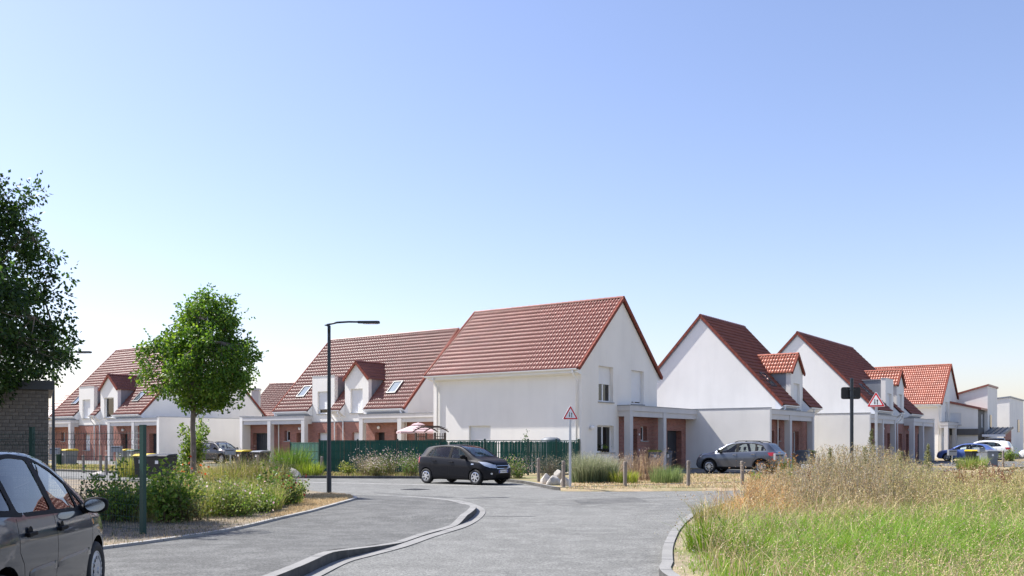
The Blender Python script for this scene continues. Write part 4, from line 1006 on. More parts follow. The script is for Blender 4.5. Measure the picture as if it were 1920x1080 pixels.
    if S.get('plate_r'): plate(S['plate_r'][0], S['plate_r'][1], 0.0, 'number_plate', S['plate_r'][2])
    if S.get('rails'):
        for s in (1, -1):
            mb = MB(); xa, xb = S['rails']; path = []
            wrf = interp(S['roofw'])
            for i in range(9): x = xa+(xb-xa)*i/8; path.append((x, s*(wrf(x)*.93), zt(x)-.012+(0.045 if 0 < i < 8 else -.01)))
            mb.tube(path, .016, 8); mb.build('roof_rail', 'plastic_black', C, smooth=True)
    for s in (1, -1):                                                # wipers
        mb = MB(); x, z = S['wiper']; mb.tube([(x, s*.1+.25, z), (x-.28, s*.1-.2, zt(x-.28)+.006)], .009, 5); mb.build('wiper', 'plastic_black', C)
    if S.get('antenna'):
        mb = MB(); x = S['antenna']; mb.tube([(x,0,zt(x)),(x-.12,0,zt(x)+.16)], [.009,.004], 6); mb.build('antenna', 'plastic_black', C)
    return C
pmat('plate_blue', (0.01, 0.04, 0.3), 0.4)
paint_mat('paint_greyblue', (0.020, 0.029, 0.043), 0.1, 0.45, coat=1.0); paint_mat('paint_black', (0.003, 0.0037, 0.0075), 0.0, 0.5, coat=.15); paint_mat('paint_silvergrey', (0.095, 0.108, 0.135), 0.5, 0.32)
paint_mat('paint_darkgrey', (0.022, 0.024, 0.028), 0.3, 0.3); paint_mat('paint_blue', (0.12, 0.19, 0.46), 0.4, 0.28); paint_mat('paint_white', (0.72, 0.73, 0.74), 0.0, 0.35, 0.01)

# --- round-roofed grey hatchback in the left foreground
def spec_c3(paint):
    w = [(-1.92,.50),(-1.89,.66),(-1.80,.755),(-1.6,.80),(-1.0,.832),(0,.838),(0.9,.825),(1.4,.795),(1.68,.73),(1.84,.60),(1.92,.42)]
    S = dict(L=3.84, paint=paint, top=[(-1.92,.50),(-1.91,.74),(-1.86,.98),(-1.74,1.20),(-1.52,1.38),(-1.2,1.475),(-.7,1.525),(-.2,1.52),(.25,1.45),(.62,1.30),(.95,1.10),(1.12,1.00),(1.4,.925),(1.65,.83),(1.80,.72),(1.88,.60),(1.92,.46)],
        bot=[(-1.92,.36),(-1.82,.25),(-1.5,.20),(0,.18),(1.4,.19),(1.8,.22),(1.92,.32)], width=w, roofw=[(-1.92,.40),(-1.6,.50),(-1.2,.545),(-.5,.575),(.2,.585),(.7,.64),(1.05,.70),(1.4,.66),(1.92,.35)],
        belt=[(-1.92,.95),(-1.4,.985),(-.6,.96),(.4,.925),(1.0,.90),(1.5,.83),(1.92,.55)], wr=.295, xf=1.17, xr=-1.29, gap=.06, wheel='hubcap', clad=0, inset=.10,
        green=[[(-1.42,1.03),(-.82,.985),(-.82,1.475),(-1.02,1.45),(-1.32,1.30)], [(-.82,.985),(.98,.925),(.985,.955),(.72,1.165),(.35,1.345),(-.1,1.455),(-.5,1.488),(-.82,1.475)]],
        wins=[[(-1.30,1.07),(-1.0,1.05),(-1.0,1.37),(-1.17,1.30)], [(-.92,1.025),(-.15,1.0),(-.20,1.435),(-.55,1.455),(-.92,1.43)], [(-.03,.995),(.60,.965),(.60,1.19),(.34,1.315),(.10,1.39),(-.07,1.42)], [(.66,.965),(.88,.955),(.66,1.14)]],
        ws_o=[(1.10,-.62),(1.10,.62),(.22,.53),(.22,-.53)], ws=[(1.05,-.56),(1.05,.56),(.27,.49),(.27,-.49)], rw=[(-.45,1.02),(.45,1.02),(.38,1.32),(-.38,1.32)],
        seams=[[(-.13,.24),(-.13,.98),(-.12,1.47)], [(.93,.24),(.95,.60),(.97,.92)], [(-1.0,.99),(-1.02,.72),(-.93,.62),(-.88,.45),(-.86,.24)], [(-.86,.245),(.93,.245)]],
        doors=[[(-.12,.25),(.92,.25),(.96,.92),(-.12,.985)], [(-.86,.25),(-.14,.25),(-.14,.985),(-1.0,1.0),(-1.02,.72)]],
        patches=[('headlight','lens_clear',roundpoly([(.40,.60),(.72,.62),(.70,.82),(.52,.86)],.05),'x','f'), ('headlight','lens_clear',roundpoly([(-.40,.60),(-.72,.62),(-.70,.82),(-.52,.86)],.05),'x','f'), ('grille','plastic_black',roundpoly([(-.35,.52),(.35,.52),(.3,.60),(-.3,.60)],.02),'x','f'),
                 ('taillight','lens_red',roundpoly([(.48,.70),(.75,.72),(.68,1.02),(.50,1.0)],.05),'x','r'), ('taillight','lens_red',roundpoly([(-.48,.70),(-.75,.72),(-.68,1.02),(-.50,1.0)],.05),'x','r'), ('side_repeater','lens_amber',circle(1.03,.80,.03,10),'y','rs')],
        mirror=(.74,.95), mirror_mat='plastic_black', handles=[(-.03,.83),(-.80,.85)], handle_mat='plastic_black', cups=True, strips=[(-.80,-.16,.485,.565),(-.10,.90,.485,.565)], strip_mat=paint, cab=(.75,-.05,-.95), wiper=(1.08,1.03))
    return S
build_car('dark grey round-roofed hatchback in the left foreground', (-4.80,8.12,0.02), math.atan2(.988,-.156), spec_c3('paint_greyblue'))

# --- small black hatchback
def spec_city(paint):
    w = [(-1.80,.52),(-1.77,.66),(-1.68,.74),(-1.4,.785),(-.8,.80),(.8,.795),(1.25,.775),(1.52,.71),(1.70,.58),(1.79,.40)]
    return dict(L=3.59, paint=paint, top=[(-1.80,.48),(-1.79,.72),(-1.76,.95),(-1.68,1.14),(-1.56,1.31),(-1.40,1.40),(-1.0,1.455),(-.4,1.485),(.05,1.465),(.38,1.38),(.72,1.20),(1.02,1.02),(1.2,.965),(1.5,.90),(1.66,.83),(1.74,.72),(1.79,.50)],
        bot=[(-1.80,.34),(-1.7,.25),(-1.4,.19),(0,.17),(1.3,.17),(1.65,.19),(1.79,.26)], width=w, roofw=[(-1.80,.42),(-1.6,.50),(-1.3,.53),(-.5,.555),(.1,.56),(.55,.61),(.95,.67),(1.3,.62),(1.79,.32)],
        belt=[(-1.80,1.0),(-1.4,1.0),(-.6,.955),(.3,.91),(.95,.875),(1.4,.80),(1.79,.56)], wr=.285, xf=1.11, xr=-1.29, gap=.05, wheel='six', clad=0, inset=.095,
        green=[[(-1.34,1.035),(.72,.925),(.95,.93),(.58,1.175),(.25,1.35),(-.1,1.415),(-.6,1.435),(-1.02,1.40),(-1.18,1.28)]],
        wins=[[(-1.24,1.06),(-1.02,1.045),(-1.02,1.31),(-1.12,1.25)], [(-.98,1.045),(-.20,1.0),(-.20,1.385),(-.6,1.395),(-.98,1.36)], [(-.08,.995),(.66,.955),(.50,1.165),(.22,1.31),(-.08,1.37)]],
        ws_o=[(1.0,-.60),(1.0,.60),(.12,.52),(.12,-.52)], ws=[(.96,-.55),(.96,.55),(.17,.485),(.17,-.485)], rw=[(-.45,1.02),(.45,1.02),(.38,1.30),(-.38,1.30)],
        seams=[[(-.14,.24),(-.14,.98),(-.13,1.40)], [(.80,.24),(.84,.6),(.86,.90)], [(-1.0,1.02),(-1.03,.74),(-.93,.60),(-.88,.42),(-.86,.24)], [(-.86,.245),(.8,.245)]],
        doors=[[(-.13,.25),(.79,.25),(.85,.90),(-.13,.975)], [(-.86,.25),(-.15,.25),(-.15,.98),(-1.0,1.02),(-1.03,.74)]],
        patches=[('headlight','lens_clear',roundpoly([(.36,.62),(.62,.64),(.74,.86),(.60,.84),(.40,.74)],.03),'x','f'), ('headlight','lens_clear',roundpoly([(-.36,.62),(-.62,.64),(-.74,.86),(-.60,.84),(-.40,.74)],.03),'x','f'),
                 ('grille','chrome',roundpoly([(-.34,.60),(.34,.60),(.34,.715),(-.34,.715)],.03),'x','f'), ('grille_mesh','plastic_black',roundpoly([(-.33,.615),(.33,.615),(.33,.70),(-.33,.70)],.03),'x','f'), ('lower_grille','plastic_black',roundpoly([(-.45,.24),(.45,.24),(.38,.40),(-.38,.40)],.04),'x','f'),
                 ('fog_light','lens_clear',circle(.56,.42,.035,12),'x','f'), ('fog_light','lens_clear',circle(-.56,.42,.035,12),'x','f'),
                 ('taillight','lens_red',roundpoly([(.52,.68),(.74,.72),(.66,1.04),(.54,1.02)],.04),'x','r'), ('taillight','lens_red',roundpoly([(-.52,.68),(-.74,.72),(-.66,1.04),(-.54,1.02)],.04),'x','r'),
                 ('taillight_side','lens_red',roundpoly([(-1.81,.72),(-1.66,.80),(-1.64,1.02),(-1.80,1.06)],.03),'y','rs'), ('taillight_side','lens_red',roundpoly([(-1.81,.72),(-1.66,.80),(-1.64,1.02),(-1.80,1.06)],.03),'y','ls'),
                 ('headlight_side','lens_clear',roundpoly([(1.28,.83),(1.50,.70),(1.74,.62),(1.74,.74),(1.5,.80)],.02),'y','rs'), ('side_repeater','lens_clear',roundpoly([(.92,.74),(1.04,.75),(1.04,.78),(.93,.79)],.01),'y','rs')],
        mirror=(.62,1.0), mirror_mat='plastic_black', handles=[(-.02,.83),(-.86,.87)], handle_mat=paint, cab=(.65,-.05,-.9), wiper=(1.0,1.03), plate_f=(1.80,.50,'FF-864-BB'), antenna=-1.2)
hd = Vector((.79,-.61)); kia = build_car('small black hatchback parked along the green fence', (-1.82,36.5,0.0), math.atan2(hd.y, hd.x), spec_city('paint_black')); kia.scale = (1.05, 1.05, 1.03)

# --- compact SUV
def spec_suv(paint):
    w = [(-2.12,.60),(-2.08,.74),(-1.96,.83),(-1.6,.875),(-.8,.895),(.8,.89),(1.4,.87),(1.75,.81),(1.98,.68),(2.12,.50)]
    return dict(L=4.24, paint=paint, top=[(-2.12,.52),(-2.10,.85),(-2.04,1.02),(-1.92,1.12),(-1.72,1.36),(-1.60,1.46),(-1.2,1.525),(-.5,1.555),(0.0,1.54),(.35,1.46),(.75,1.24),(1.02,1.08),(1.25,1.02),(1.7,.965),(1.95,.89),(2.05,.78),(2.12,.50)],
        bot=[(-2.12,.40),(-2.0,.30),(-1.6,.22),(0,.20),(1.6,.20),(1.95,.24),(2.12,.36)], width=w, roofw=[(-2.12,.48),(-1.9,.56),(-1.6,.58),(-.8,.61),(0,.62),(.6,.68),(1.0,.74),(1.4,.70),(2.12,.40)],
        belt=[(-2.12,1.02),(-1.6,1.06),(-.6,1.0),(.5,.97),(1.0,.95),(1.6,.88),(2.12,.60)], wr=.325, xf=1.28, xr=-1.37, gap=.055, wheel='ten', clad=.065, sill=.33, inset=.12,
        green=[[(-1.62,1.12),(.60,1.0),(.95,1.0),(.60,1.25),(.22,1.43),(-.3,1.49),(-1.0,1.47),(-1.38,1.38)]],
        wins=[[(-1.55,1.13),(-1.16,1.10),(-1.12,1.40),(-1.36,1.34)], [(-1.06,1.09),(-.24,1.05),(-.22,1.45),(-.7,1.46),(-1.02,1.42)], [(-.10,1.045),(.68,1.01),(.50,1.23),(.16,1.40),(-.08,1.44)]],
        ws_o=[(1.05,-.68),(1.05,.68),(.12,.57),(.12,-.57)], ws=[(1.0,-.62),(1.0,.62),(.18,.53),(.18,-.53)], rw=[(-.58,1.10),(.58,1.10),(.48,1.40),(-.48,1.40)],
        seams=[[(-.17,.34),(-.17,1.02),(-.16,1.45)], [(.92,.36),(.95,.7),(.96,.96)], [(-1.14,1.06),(-1.12,.82),(-.98,.66),(-.92,.36)], [(-.92,.345),(.9,.345)], [(-2.1,.62),(-1.72,.64)]],
        doors=[[(-.16,.35),(.91,.35),(.95,.96),(-.16,1.03)], [(-.92,.35),(-.18,.35),(-.18,1.03),(-1.14,1.07),(-1.12,.82)]],
        patches=[('headlight','lens_clear',roundpoly([(.48,.78),(.80,.78),(.78,.86),(.48,.86)],.02),'x','f'), ('headlight','lens_clear',roundpoly([(-.48,.78),(-.80,.78),(-.78,.86),(-.48,.86)],.02),'x','f'), ('grille','plastic_black',roundpoly([(-.42,.62),(.42,.62),(.46,.86),(-.46,.86)],.05),'x','f'), ('lower_grille','plastic_black',roundpoly([(-.7,.30),(.7,.30),(.6,.5),(-.6,.5)],.05),'x','f'),
                 ('taillight','lens_red',roundpoly([(.40,.82),(.86,.86),(.84,1.03),(.44,.98)],.03),'x','r'), ('taillight','lens_red',roundpoly([(-.40,.82),(-.86,.86),(-.84,1.03),(-.44,.98)],.03),'x','r'),
                 ('taillight_side','lens_red',roundpoly([(-2.12,.84),(-1.78,.94),(-1.72,1.03),(-2.12,1.05)],.02),'y','ls'), ('taillight_side','lens_red',roundpoly([(-2.12,.84),(-1.78,.94),(-1.72,1.03),(-2.12,1.05)],.02),'y','rs'),
                 ('reflector','lens_red',roundpoly([(-2.12,.68),(-1.88,.70),(-1.86,.745),(-2.12,.745)],.01),'y','ls'), ('rear_bumper','plastic_black',roundpoly([(-.8,.30),(.8,.30),(.76,.52),(-.76,.52)],.05),'x','r')],
        mirror=(.70,1.06), mirror_mat='plastic_black', handles=[(-.06,.92),(-.98,.95)], handle_mat='chrome', cab=(.7,0.0,-.9), wiper=(1.04,1.09), rails=(.05,-1.35))
build_car('silver-grey SUV parked before the white low wall', (11.25,45.9,0.10), math.atan2(UD.y, UD.x), spec_suv('paint_silvergrey'))
build_car('dark SUV parked behind the young tree beside the white wall', (-21.2,67.6,0.10), math.atan2(-UD.y, -UD.x), spec_suv('paint_darkgrey'))

# --- longer hatchback / estate
def spec_hatch(paint, estate=False):
    S = spec_suv(paint); S = dict(S); k = 0.93
    for f in ('top', 'belt', 'bot'): S[f] = [(x*1.02, z*k) for x, z in S[f]]
    S['top'] = [(-2.16,.50),(-2.14,.80),(-2.06,.93),(-1.94,1.02),(-1.66,1.24),(-1.40,1.36),(-1.0,1.42),(-.4,1.45),(0.0,1.435),(.35,1.36),(.78,1.15),(1.1,.98),(1.3,.935),(1.75,.87),(2.0,.79),(2.1,.68),(2.16,.46)] if not estate else [(-2.16,.50),(-2.14,.85),(-2.10,1.05),(-2.0,1.25),(-1.86,1.40),(-1.6,1.46),(-1.0,1.50),(-.4,1.51),(0.0,1.49),(.35,1.41),(.78,1.18),(1.1,1.0),(1.3,.95),(1.75,.88),(2.0,.80),(2.1,.68),(2.16,.46)]
    sc = lambda P: [(x*1.02, z*k) for x, z in P]
    for f in ('green', 'wins', 'seams', 'doors'): S[f] = [sc(P) for P in S[f]]
    S['green'] = [sc(P) for P in [[(-1.50,1.12),(.60,1.0),(.95,1.0),(.60,1.24),(.22,1.42),(-.3,1.475),(-.9,1.45),(-1.25,1.36)]]]
    S['wins'] = [sc(P) for P in [[(-1.42,1.13),(-1.16,1.10),(-1.12,1.36),(-1.25,1.30)], [(-1.06,1.09),(-.24,1.05),(-.22,1.44),(-.7,1.43),(-1.02,1.39)], [(-.10,1.045),(.68,1.01),(.50,1.22),(.16,1.39),(-.08,1.43)]]]
    S['width'] = [(x*1.02, w) for x, w in S['width']]; S['roofw'] = [(x*1.02, w) for x, w in S['roofw']]
    S['clad'] = 0; S['gap'] = .045; S['rails'] = (.05,-1.35) if estate else None; S['L'] = 4.32; S['xf'] = 1.32; S['xr'] = -1.36; S['wr'] = .315
    S['mirror'] = (.72,.99); S['handles'] = [(-.06,.85),(-.98,.88)]; S['handle_mat'] = paint; S['mirror_mat'] = paint; S['wiper'] = (1.08,1.0)
    S['patches'] = [(n, m, [(a, b*k) for a, b in P], ax, c) if ax == 'x' else (n, m, [(a*1.02, b*k) for a, b in P], ax, c) for n, m, P, ax, c in S['patches'] if n != 'reflector']
    S['rw'] = [(-.55,1.04),(.55,1.04),(.45,1.28),(-.45,1.28)]
    return S
build_car('blue hatchback parked before the far right house', (36.8,75.4,0.10), math.atan2(UD.y, UD.x), spec_hatch('paint_blue'))
wec = build_car('white estate car parked behind the blue hatchback', (41.0,81.2,0.10), math.atan2(UD.y, UD.x), spec_hatch('paint_white', True)); wec.scale = (1.08, 1.05, 1.14)
build_car('white car cut off by the right edge of the photo', (45.4,79.0,0.10), math.atan2(UD.y, UD.x), spec_hatch('paint_white'))
# --- dark van seen from its front
def spec_van(paint):
    S = dict(spec_suv(paint)); kz = 1.30
    S['top'] = [(-2.4,.55),(-2.39,1.5),(-2.33,1.85),(-2.1,1.93),(-1.0,1.96),(.3,1.95),(.9,1.88),(1.25,1.62),(1.6,1.30),(1.8,1.16),(2.1,1.06),(2.28,.92),(2.36,.78),(2.4,.5)]
    S['bot'] = [(-2.4,.40),(-2.2,.28),(0,.22),(2.1,.24),(2.4,.36)]; S['width'] = [(-2.4,.80),(-2.36,.90),(-2.1,.94),(0,.95),(1.5,.93),(2.0,.88),(2.25,.74),(2.4,.55)]
    S['roofw'] = [(-2.4,.72),(-2.0,.78),(0,.80),(.9,.78),(1.6,.76),(2.4,.5)]; S['belt'] = [(-2.4,1.12),(0,1.10),(1.5,1.06),(2.0,.95),(2.4,.6)]
    S['xf'], S['xr'], S['L'], S['clad'], S['wheel'], S['wr'] = 1.5, -1.5, 4.8, 0, 'ten', .33
    S['green'] = [[(-2.1,1.16),(1.45,1.12),(1.5,1.18),(1.0,1.68),(.6,1.78),(-2.05,1.80)]]
    S['wins'] = [[(-2.0,1.22),(-.7,1.2),(-.7,1.74),(-1.95,1.74)], [(-.6,1.2),(.35,1.18),(.35,1.74),(-.6,1.74)], [(.45,1.18),(1.38,1.15),(.95,1.62),(.6,1.72),(.45,1.74)]]
    S['ws_o'] = [(1.72,-.74),(1.72,.74),(.92,.70),(.92,-.70)]; S['ws'] = [(1.66,-.68),(1.66,.68),(.97,.65),(.97,-.65)]; S['rw'] = [(-.65,1.2),(.65,1.2),(.6,1.7),(-.6,1.7)]
    S['seams'] = [[(.4,.3),(.4,1.8)], [(1.4,.5),(1.45,1.1)], [(-.65,.3),(-.65,1.8)]]; S['doors'] = [[(.41,.3),(1.38,.3),(1.42,1.1),(.41,1.12)], [(-.64,.3),(.39,.3),(.39,1.12),(-.64,1.12)]]
    S['patches'] = [('headlight','lens_clear',roundpoly([(.45,.80),(.84,.82),(.80,.98),(.48,.94)],.03),'x','f'), ('headlight','lens_clear',roundpoly([(-.45,.80),(-.84,.82),(-.80,.98),(-.48,.94)],.03),'x','f'), ('grille','plastic_black',roundpoly([(-.42,.70),(.42,.70),(.42,.88),(-.42,.88)],.03),'x','f'), ('lower_grille','plastic_black',roundpoly([(-.6,.34),(.6,.34),(.55,.52),(-.55,.52)],.03),'x','f')]
    S['mirror'] = (1.25,1.2); S['handles'] = [(.5,1.0),(-.5,1.0)]; S['rails'] = (.4,-2.0); S['cab'] = (1.3,.4,-.6); S['wiper'] = (1.7,1.24); S['handle_mat'] = paint
    return S
build_car('dark van facing the camera behind the white estate car', (44.6,86.0,0.10), R(-118), spec_van('paint_darkgrey'))
# ================================================================ vegetation
def rv(n, lo, hi): return RNG.uniform(lo, hi, n)
def mixcol(cols, n, jit=0.18, w=None):
    c = np.array(cols)[RNG.choice(len(cols), n, p=w)]; return np.clip(c*(1+RNG.normal(0, jit, (n,1))), 0.003, 0.9)
def blades(B, h, w, lean, droop, col, tipcol=None, seg=2):
    """thin tapering blades: base points, heights, widths, horizontal lean vectors (at the tip), droop fraction"""
    n = len(B); ang = RNG.uniform(0, 2*math.pi, n); side = np.stack([np.cos(ang), np.sin(ang), np.zeros(n)], 1)*(w/2)[:, None]
    L3 = np.concatenate([lean, np.zeros((n,1))], 1); up = np.array([0,0,1.0])
    mid = B + L3*0.32 + up*(h*0.58)[:, None]; tip = B + L3 + up*(h*(1-droop))[:, None]
    V = np.stack([B-side, B+side, mid-side*0.8, mid+side*0.8, tip], 1).reshape(-1, 3); k = np.arange(n)[:, None]*5
    F = np.concatenate([k+np.array([0,1,3]), k+np.array([0,3,2]), k+np.array([2,3,4])], 0)
    tipcol = col if tipcol is None else tipcol; C = np.stack([col, col, (col+tipcol)/2, (col+tipcol)/2, tipcol], 1).reshape(-1, 3)
    return V, F, C
def specks(P, size, col):
    """small two-sided flakes in random directions: seeds, petals"""
    n = len(P); a = RNG.normal(size=(n,3)); a /= np.linalg.norm(a, axis=1)[:, None]; b = np.cross(a, RNG.normal(size=(n,3))); b /= np.linalg.norm(b, axis=1)[:, None]
    a *= size[:, None]; b *= (size*0.7)[:, None]; V = np.stack([P-a, P-b, P+a, P+b], 1).reshape(-1,3); k = np.arange(n)[:, None]*4
    return V, np.concatenate([k+np.array([0,1,2]), k+np.array([0,2,3])], 0), np.repeat(col, 4, 0)
def leaves(P, D, size, col, asp=0.32):
    """pointed leaves folded along the midrib: base points, directions"""
    n = len(P); D = D/np.linalg.norm(D, axis=1)[:, None]; s = np.cross(D, RNG.normal(size=(n,3))); s /= np.linalg.norm(s, axis=1)[:, None]; up = np.cross(s, D)
    L = size[:, None]; m = P + D*L*0.45
    V = np.stack([P, m - s*L*asp + up*L*0.10, P + D*L, m + s*L*asp + up*L*0.10], 1).reshape(-1,3); k = np.arange(n)[:, None]*4
    return V, np.concatenate([k+np.array([0,1,2]), k+np.array([0,2,3])], 0), np.repeat(col, 4, 0)
def join(parts):
    Vs, Fs, Cs, o = [], [], [], 0
    for V, F, C in parts: Vs.append(V); Fs.append(F+o); Cs.append(C); o += len(V)
    return np.concatenate(Vs), np.concatenate(Fs), np.concatenate(Cs)
def disc(n, r): t = RNG.uniform(0, 2*math.pi, n); q = r*np.sqrt(RNG.uniform(0,1,n)); return np.stack([q*np.cos(t), q*np.sin(t)], 1)

# ---------------- trees
def tree(label, loc, prof, trunk_r, trunk_top, nclump, per, lsize, cols, seed, group=None, lean=(0,0), dx=0.0):
    global RNG; old = RNG; RNG = np.random.default_rng(seed); rnd = random.Random(seed)
    T = thing('tree', label, 'tree', loc, 0, group); rf = interp(prof); z0, z1 = prof[0][0], prof[-1][0]
    C = []; ph = RNG.uniform(0, 6.28, 6)
    while len(C) < nclump:
        z = RNG.uniform(z0, z1)
        if RNG.uniform() > rf(z)/max(p[1] for p in prof): continue
        t = RNG.uniform(0, 6.283); lob = 1 + 0.20*math.sin(3*t+ph[0]+z*1.3) + 0.17*math.sin(5*t+ph[1]-z*2.1) + 0.10*math.sin(2.7*z+ph[2]+2*t)
        q = RNG.uniform(0.12, 1)**0.55; r = rf(z)*lob*q
        C.append((r*math.cos(t)+dx+lean[0]*(z-z0), r*math.sin(t)+lean[1]*(z-z0), z + RNG.normal(0, 0.08)))
    C = np.array(C)
    mb = MB(); tp = [(0,0,0)] + [(rnd.uniform(-.012,.012), rnd.uniform(-.012,.012), z) for z in np.linspace(0.5, trunk_top, 5)]; top = Vector(tp[-1])
    mb.tube(tp + [top + Vector((0,0,(z1-trunk_top)*0.75))], [trunk_r*1.25, trunk_r*1.02, trunk_r, trunk_r*.95, trunk_r*.9, trunk_r*.86, trunk_r*.12], 12); mb.build('trunk', 'bark', T, smooth=True)
    mb = MB(); limbs = []
    for i in range(11):
        a = i*2.4+rnd.uniform(-.3,.3); zs = trunk_top - .25 + (z1-trunk_top)*0.06*i; ln = rf(min(zs+.9, z1-.1))*0.85
        p0 = Vector((0,0,zs)); p1 = p0 + Vector((math.cos(a)*ln*.45, math.sin(a)*ln*.45, ln*.5)); p2 = p0 + Vector((math.cos(a)*ln, math.sin(a)*ln, ln*.75+.3))
        mb.tube([p0, p1, p2], [trunk_r*.42, trunk_r*.28, trunk_r*.08], 6); limbs += [p0.lerp(p1,.5), p1, p1.lerp(p2,.5), p2]
    for c in C[::2]:
        cv = Vector(c); n = min(limbs, key=lambda l: (l-cv).length); mid = (n+cv)/2 + Vector((0,0,-.06)); mb.tube([n, mid, cv], [.016,.011,.005], 4, cap=False)
    mb.build('branches', 'bark', T)
    k = nclump*per; ci = np.repeat(np.arange(nclump), per); cr = RNG.uniform(0.15, 0.31, nclump)[ci]
    off = RNG.normal(size=(k,3)); off /= np.linalg.norm(off, axis=1)[:, None]; off *= (RNG.uniform(0,1,k)**0.45)[:, None]; P = C[ci] + off*cr[:, None]*np.array([1.1,1.1,0.85])
    D = off*0.8 + RNG.normal(0, .5, (k,3)) + np.array([0,0,-0.25]); tint = RNG.normal(0, .16, nclump)[ci][:, None]
    col = mixcol(cols, k, 0.16)*(1+tint)
    # stray shoots that break the outline
    sh = []
    for _ in range(150):
        c = C[RNG.integers(nclump)]; d = Vector((c[0], c[1], 0.5)).normalized()*0.6 + Vector((0,0,rnd.uniform(-.1,.8))); d.normalize(); l = rnd.uniform(.2,.6)
        for s in np.linspace(0.1, 1, 8): sh.append((*(Vector(c) + d*l*s), *(d + Vector(RNG.normal(0,.8,3)))))
    sh = np.array(sh)
    V, F, Cc = join([leaves(P, D, rv(k, .75, 1.25)*lsize, np.clip(col, .004, .6)), leaves(sh[:, :3], sh[:, 3:], rv(len(sh), .8, 1.2)*lsize, mixcol(cols, len(sh)))])
    cr = np_mesh('crown', V, F, 'leaf', Cc, T); cr['kind'] = 'stuff'; RNG = old
    return T
GREENS = [(.075,.165,.024),(.055,.13,.02),(.105,.205,.03),(.16,.255,.04)]
tree('young round-crowned tree with bare grey trunk in the planted bed', at(362,27.2,.1), [(2.5,.35),(2.75,.9),(3.15,1.3),(3.7,1.46),(4.25,1.3),(4.8,1.0),(5.25,.72),(5.6,.45),(5.85,.12)], .082, 2.45, 430, 50, .10, GREENS, 5, 'street trees', (.05,0), .30)
tree('dark leafy tree reaching in at the left edge above the brick shed', (-10.5,17.9,.1), [(2.45,.4),(2.75,1.4),(3.3,1.9),(4.0,1.72),(4.7,1.5),(5.4,1.3),(6.0,1.1),(6.5,.85),(7.0,.3)], .12, 2.6, 640, 62, .085, [(.024,.060,.014),(.02,.048,.012),(.036,.08,.016),(.05,.1,.02)], 9, 'street trees')

# ---------------- shrubs and bed plants
def shrub(name, label, loc, r, h, nleaf, lsize, cols, stems=26, stemcol=(.12,.09,.05), flowers=0, fcols=((.7,.6,.6),), fsize=.02, fz=(.75,1.1), shape=1.0, asp=.32, group=None, low=0.05):
    S = thing(name, label, 'plant' if name != 'shrub' else 'shrub', loc, 0, group)
    # bushes grow as several sprays; each spray carries its leaves along a curved stem
    tips = np.concatenate([disc(stems, r), (h*rv(stems, .55, 1.05))[:, None]], 1); edge = 1-(np.linalg.norm(tips[:, :2], axis=1)/r)**2*0.45*shape; tips[:, 2] *= edge
    base = np.concatenate([disc(stems, r*.4), np.full((stems,1), 0.0)], 1)
    lean = tips[:, :2]-base[:, :2]; V, F, C = blades(base, tips[:, 2], np.full(stems, .022), lean, np.zeros(stems), np.repeat(np.array([stemcol]), stems, 0)); np_mesh('stems', V, F, 'dry', C, S)['kind'] = 'stuff'
    si = RNG.integers(0, stems, nleaf); t = RNG.uniform(low, 1.0, nleaf)**0.75; cv = t**1.6
    P = base[si].copy(); P[:, :2] += lean[si]*cv[:, None]; P[:, 2] = tips[si, 2]*t; P += RNG.normal(0, r*.11, (nleaf,3)); P[:, 2] = np.clip(P[:, 2], .01, None)
    D = RNG.normal(0, .6, (nleaf,3)) + np.concatenate([lean[si]/r*.5, np.full((nleaf,1), .35)], 1); tint = 1+RNG.normal(0, .15, stems)[si][:, None]
    V, F, C = leaves(P, D, rv(nleaf, .6, 1.3)*lsize, np.clip(mixcol(cols, nleaf)*tint, .004, .7), asp); np_mesh('leaves', V, F, 'leaf', C, S)['kind'] = 'stuff'
    if flowers:
        fi = RNG.integers(0, stems, flowers); q = rv(flowers, *fz); P = base[fi].copy(); P[:, :2] += lean[fi]*(q**1.6)[:, None]; P[:, 2] = tips[fi, 2]*q; P += RNG.normal(0, r*.14, (flowers,3))
        V, F, C = specks(P, rv(flowers, .6, 1.3)*fsize, mixcol(fcols, flowers)); np_mesh('flowers', V, F, 'blade', C, S)['kind'] = 'stuff'
    return S
def tussock(label, loc, r, h, n, cols, spread=.55, width=.012, droop=.12, heads=0, hcols=((.5,.4,.28),), hs=.02, name='grass_tussock', group=None, tip=None):
    S = thing(name, label, 'plant', loc, 0, group); b = disc(n, r*.35); hh = h*rv(n, .5, 1.08); d = b/(r*.35)+RNG.normal(0,.5,(n,2)); lean = d*(h*spread*rv(n,.35,1.0))[:, None]*.6
    B = np.concatenate([b, np.zeros((n,1))], 1); c = mixcol(cols, n); V, F, C = blades(B, hh, rv(n,.7,1.3)*width, lean, rv(n,0,droop*2), c, c*1.15 if tip is None else mixcol(tip, n)); np_mesh('blades', V, F, 'blade', C, S)['kind'] = 'stuff'
    if heads:
        i = RNG.integers(0, n, heads); q = rv(heads, .35 if name == 'dock_plant' else .72, 1.0); P = B[i].copy(); P[:, :2] += lean[i]*(q**1.7)[:, None]; P[:, 2] += hh[i]*q*(1-droop*.6); P += RNG.normal(0, .03, (heads,3))
        V, F, C = specks(P, rv(heads,.6,1.4)*hs, mixcol(hcols, heads)); np_mesh('seed_heads', V, F, 'dry', C, S)['kind'] = 'stuff'
    return S
LEAFY = [(.12,.22,.035),(.16,.26,.045),(.08,.16,.03),(.24,.31,.06)]
shrub('shrub','broad-leaved green shrub right of the fence post', at(318,17.7,.1), .70, 1.15, 1500, .085, LEAFY, 30, flowers=0, shape=.6)
shrub('shrub','tall green shrub seen through the wire fence', at(232,17.9,.1), .78, 1.18, 1500, .085, LEAFY, 34, shape=.6)
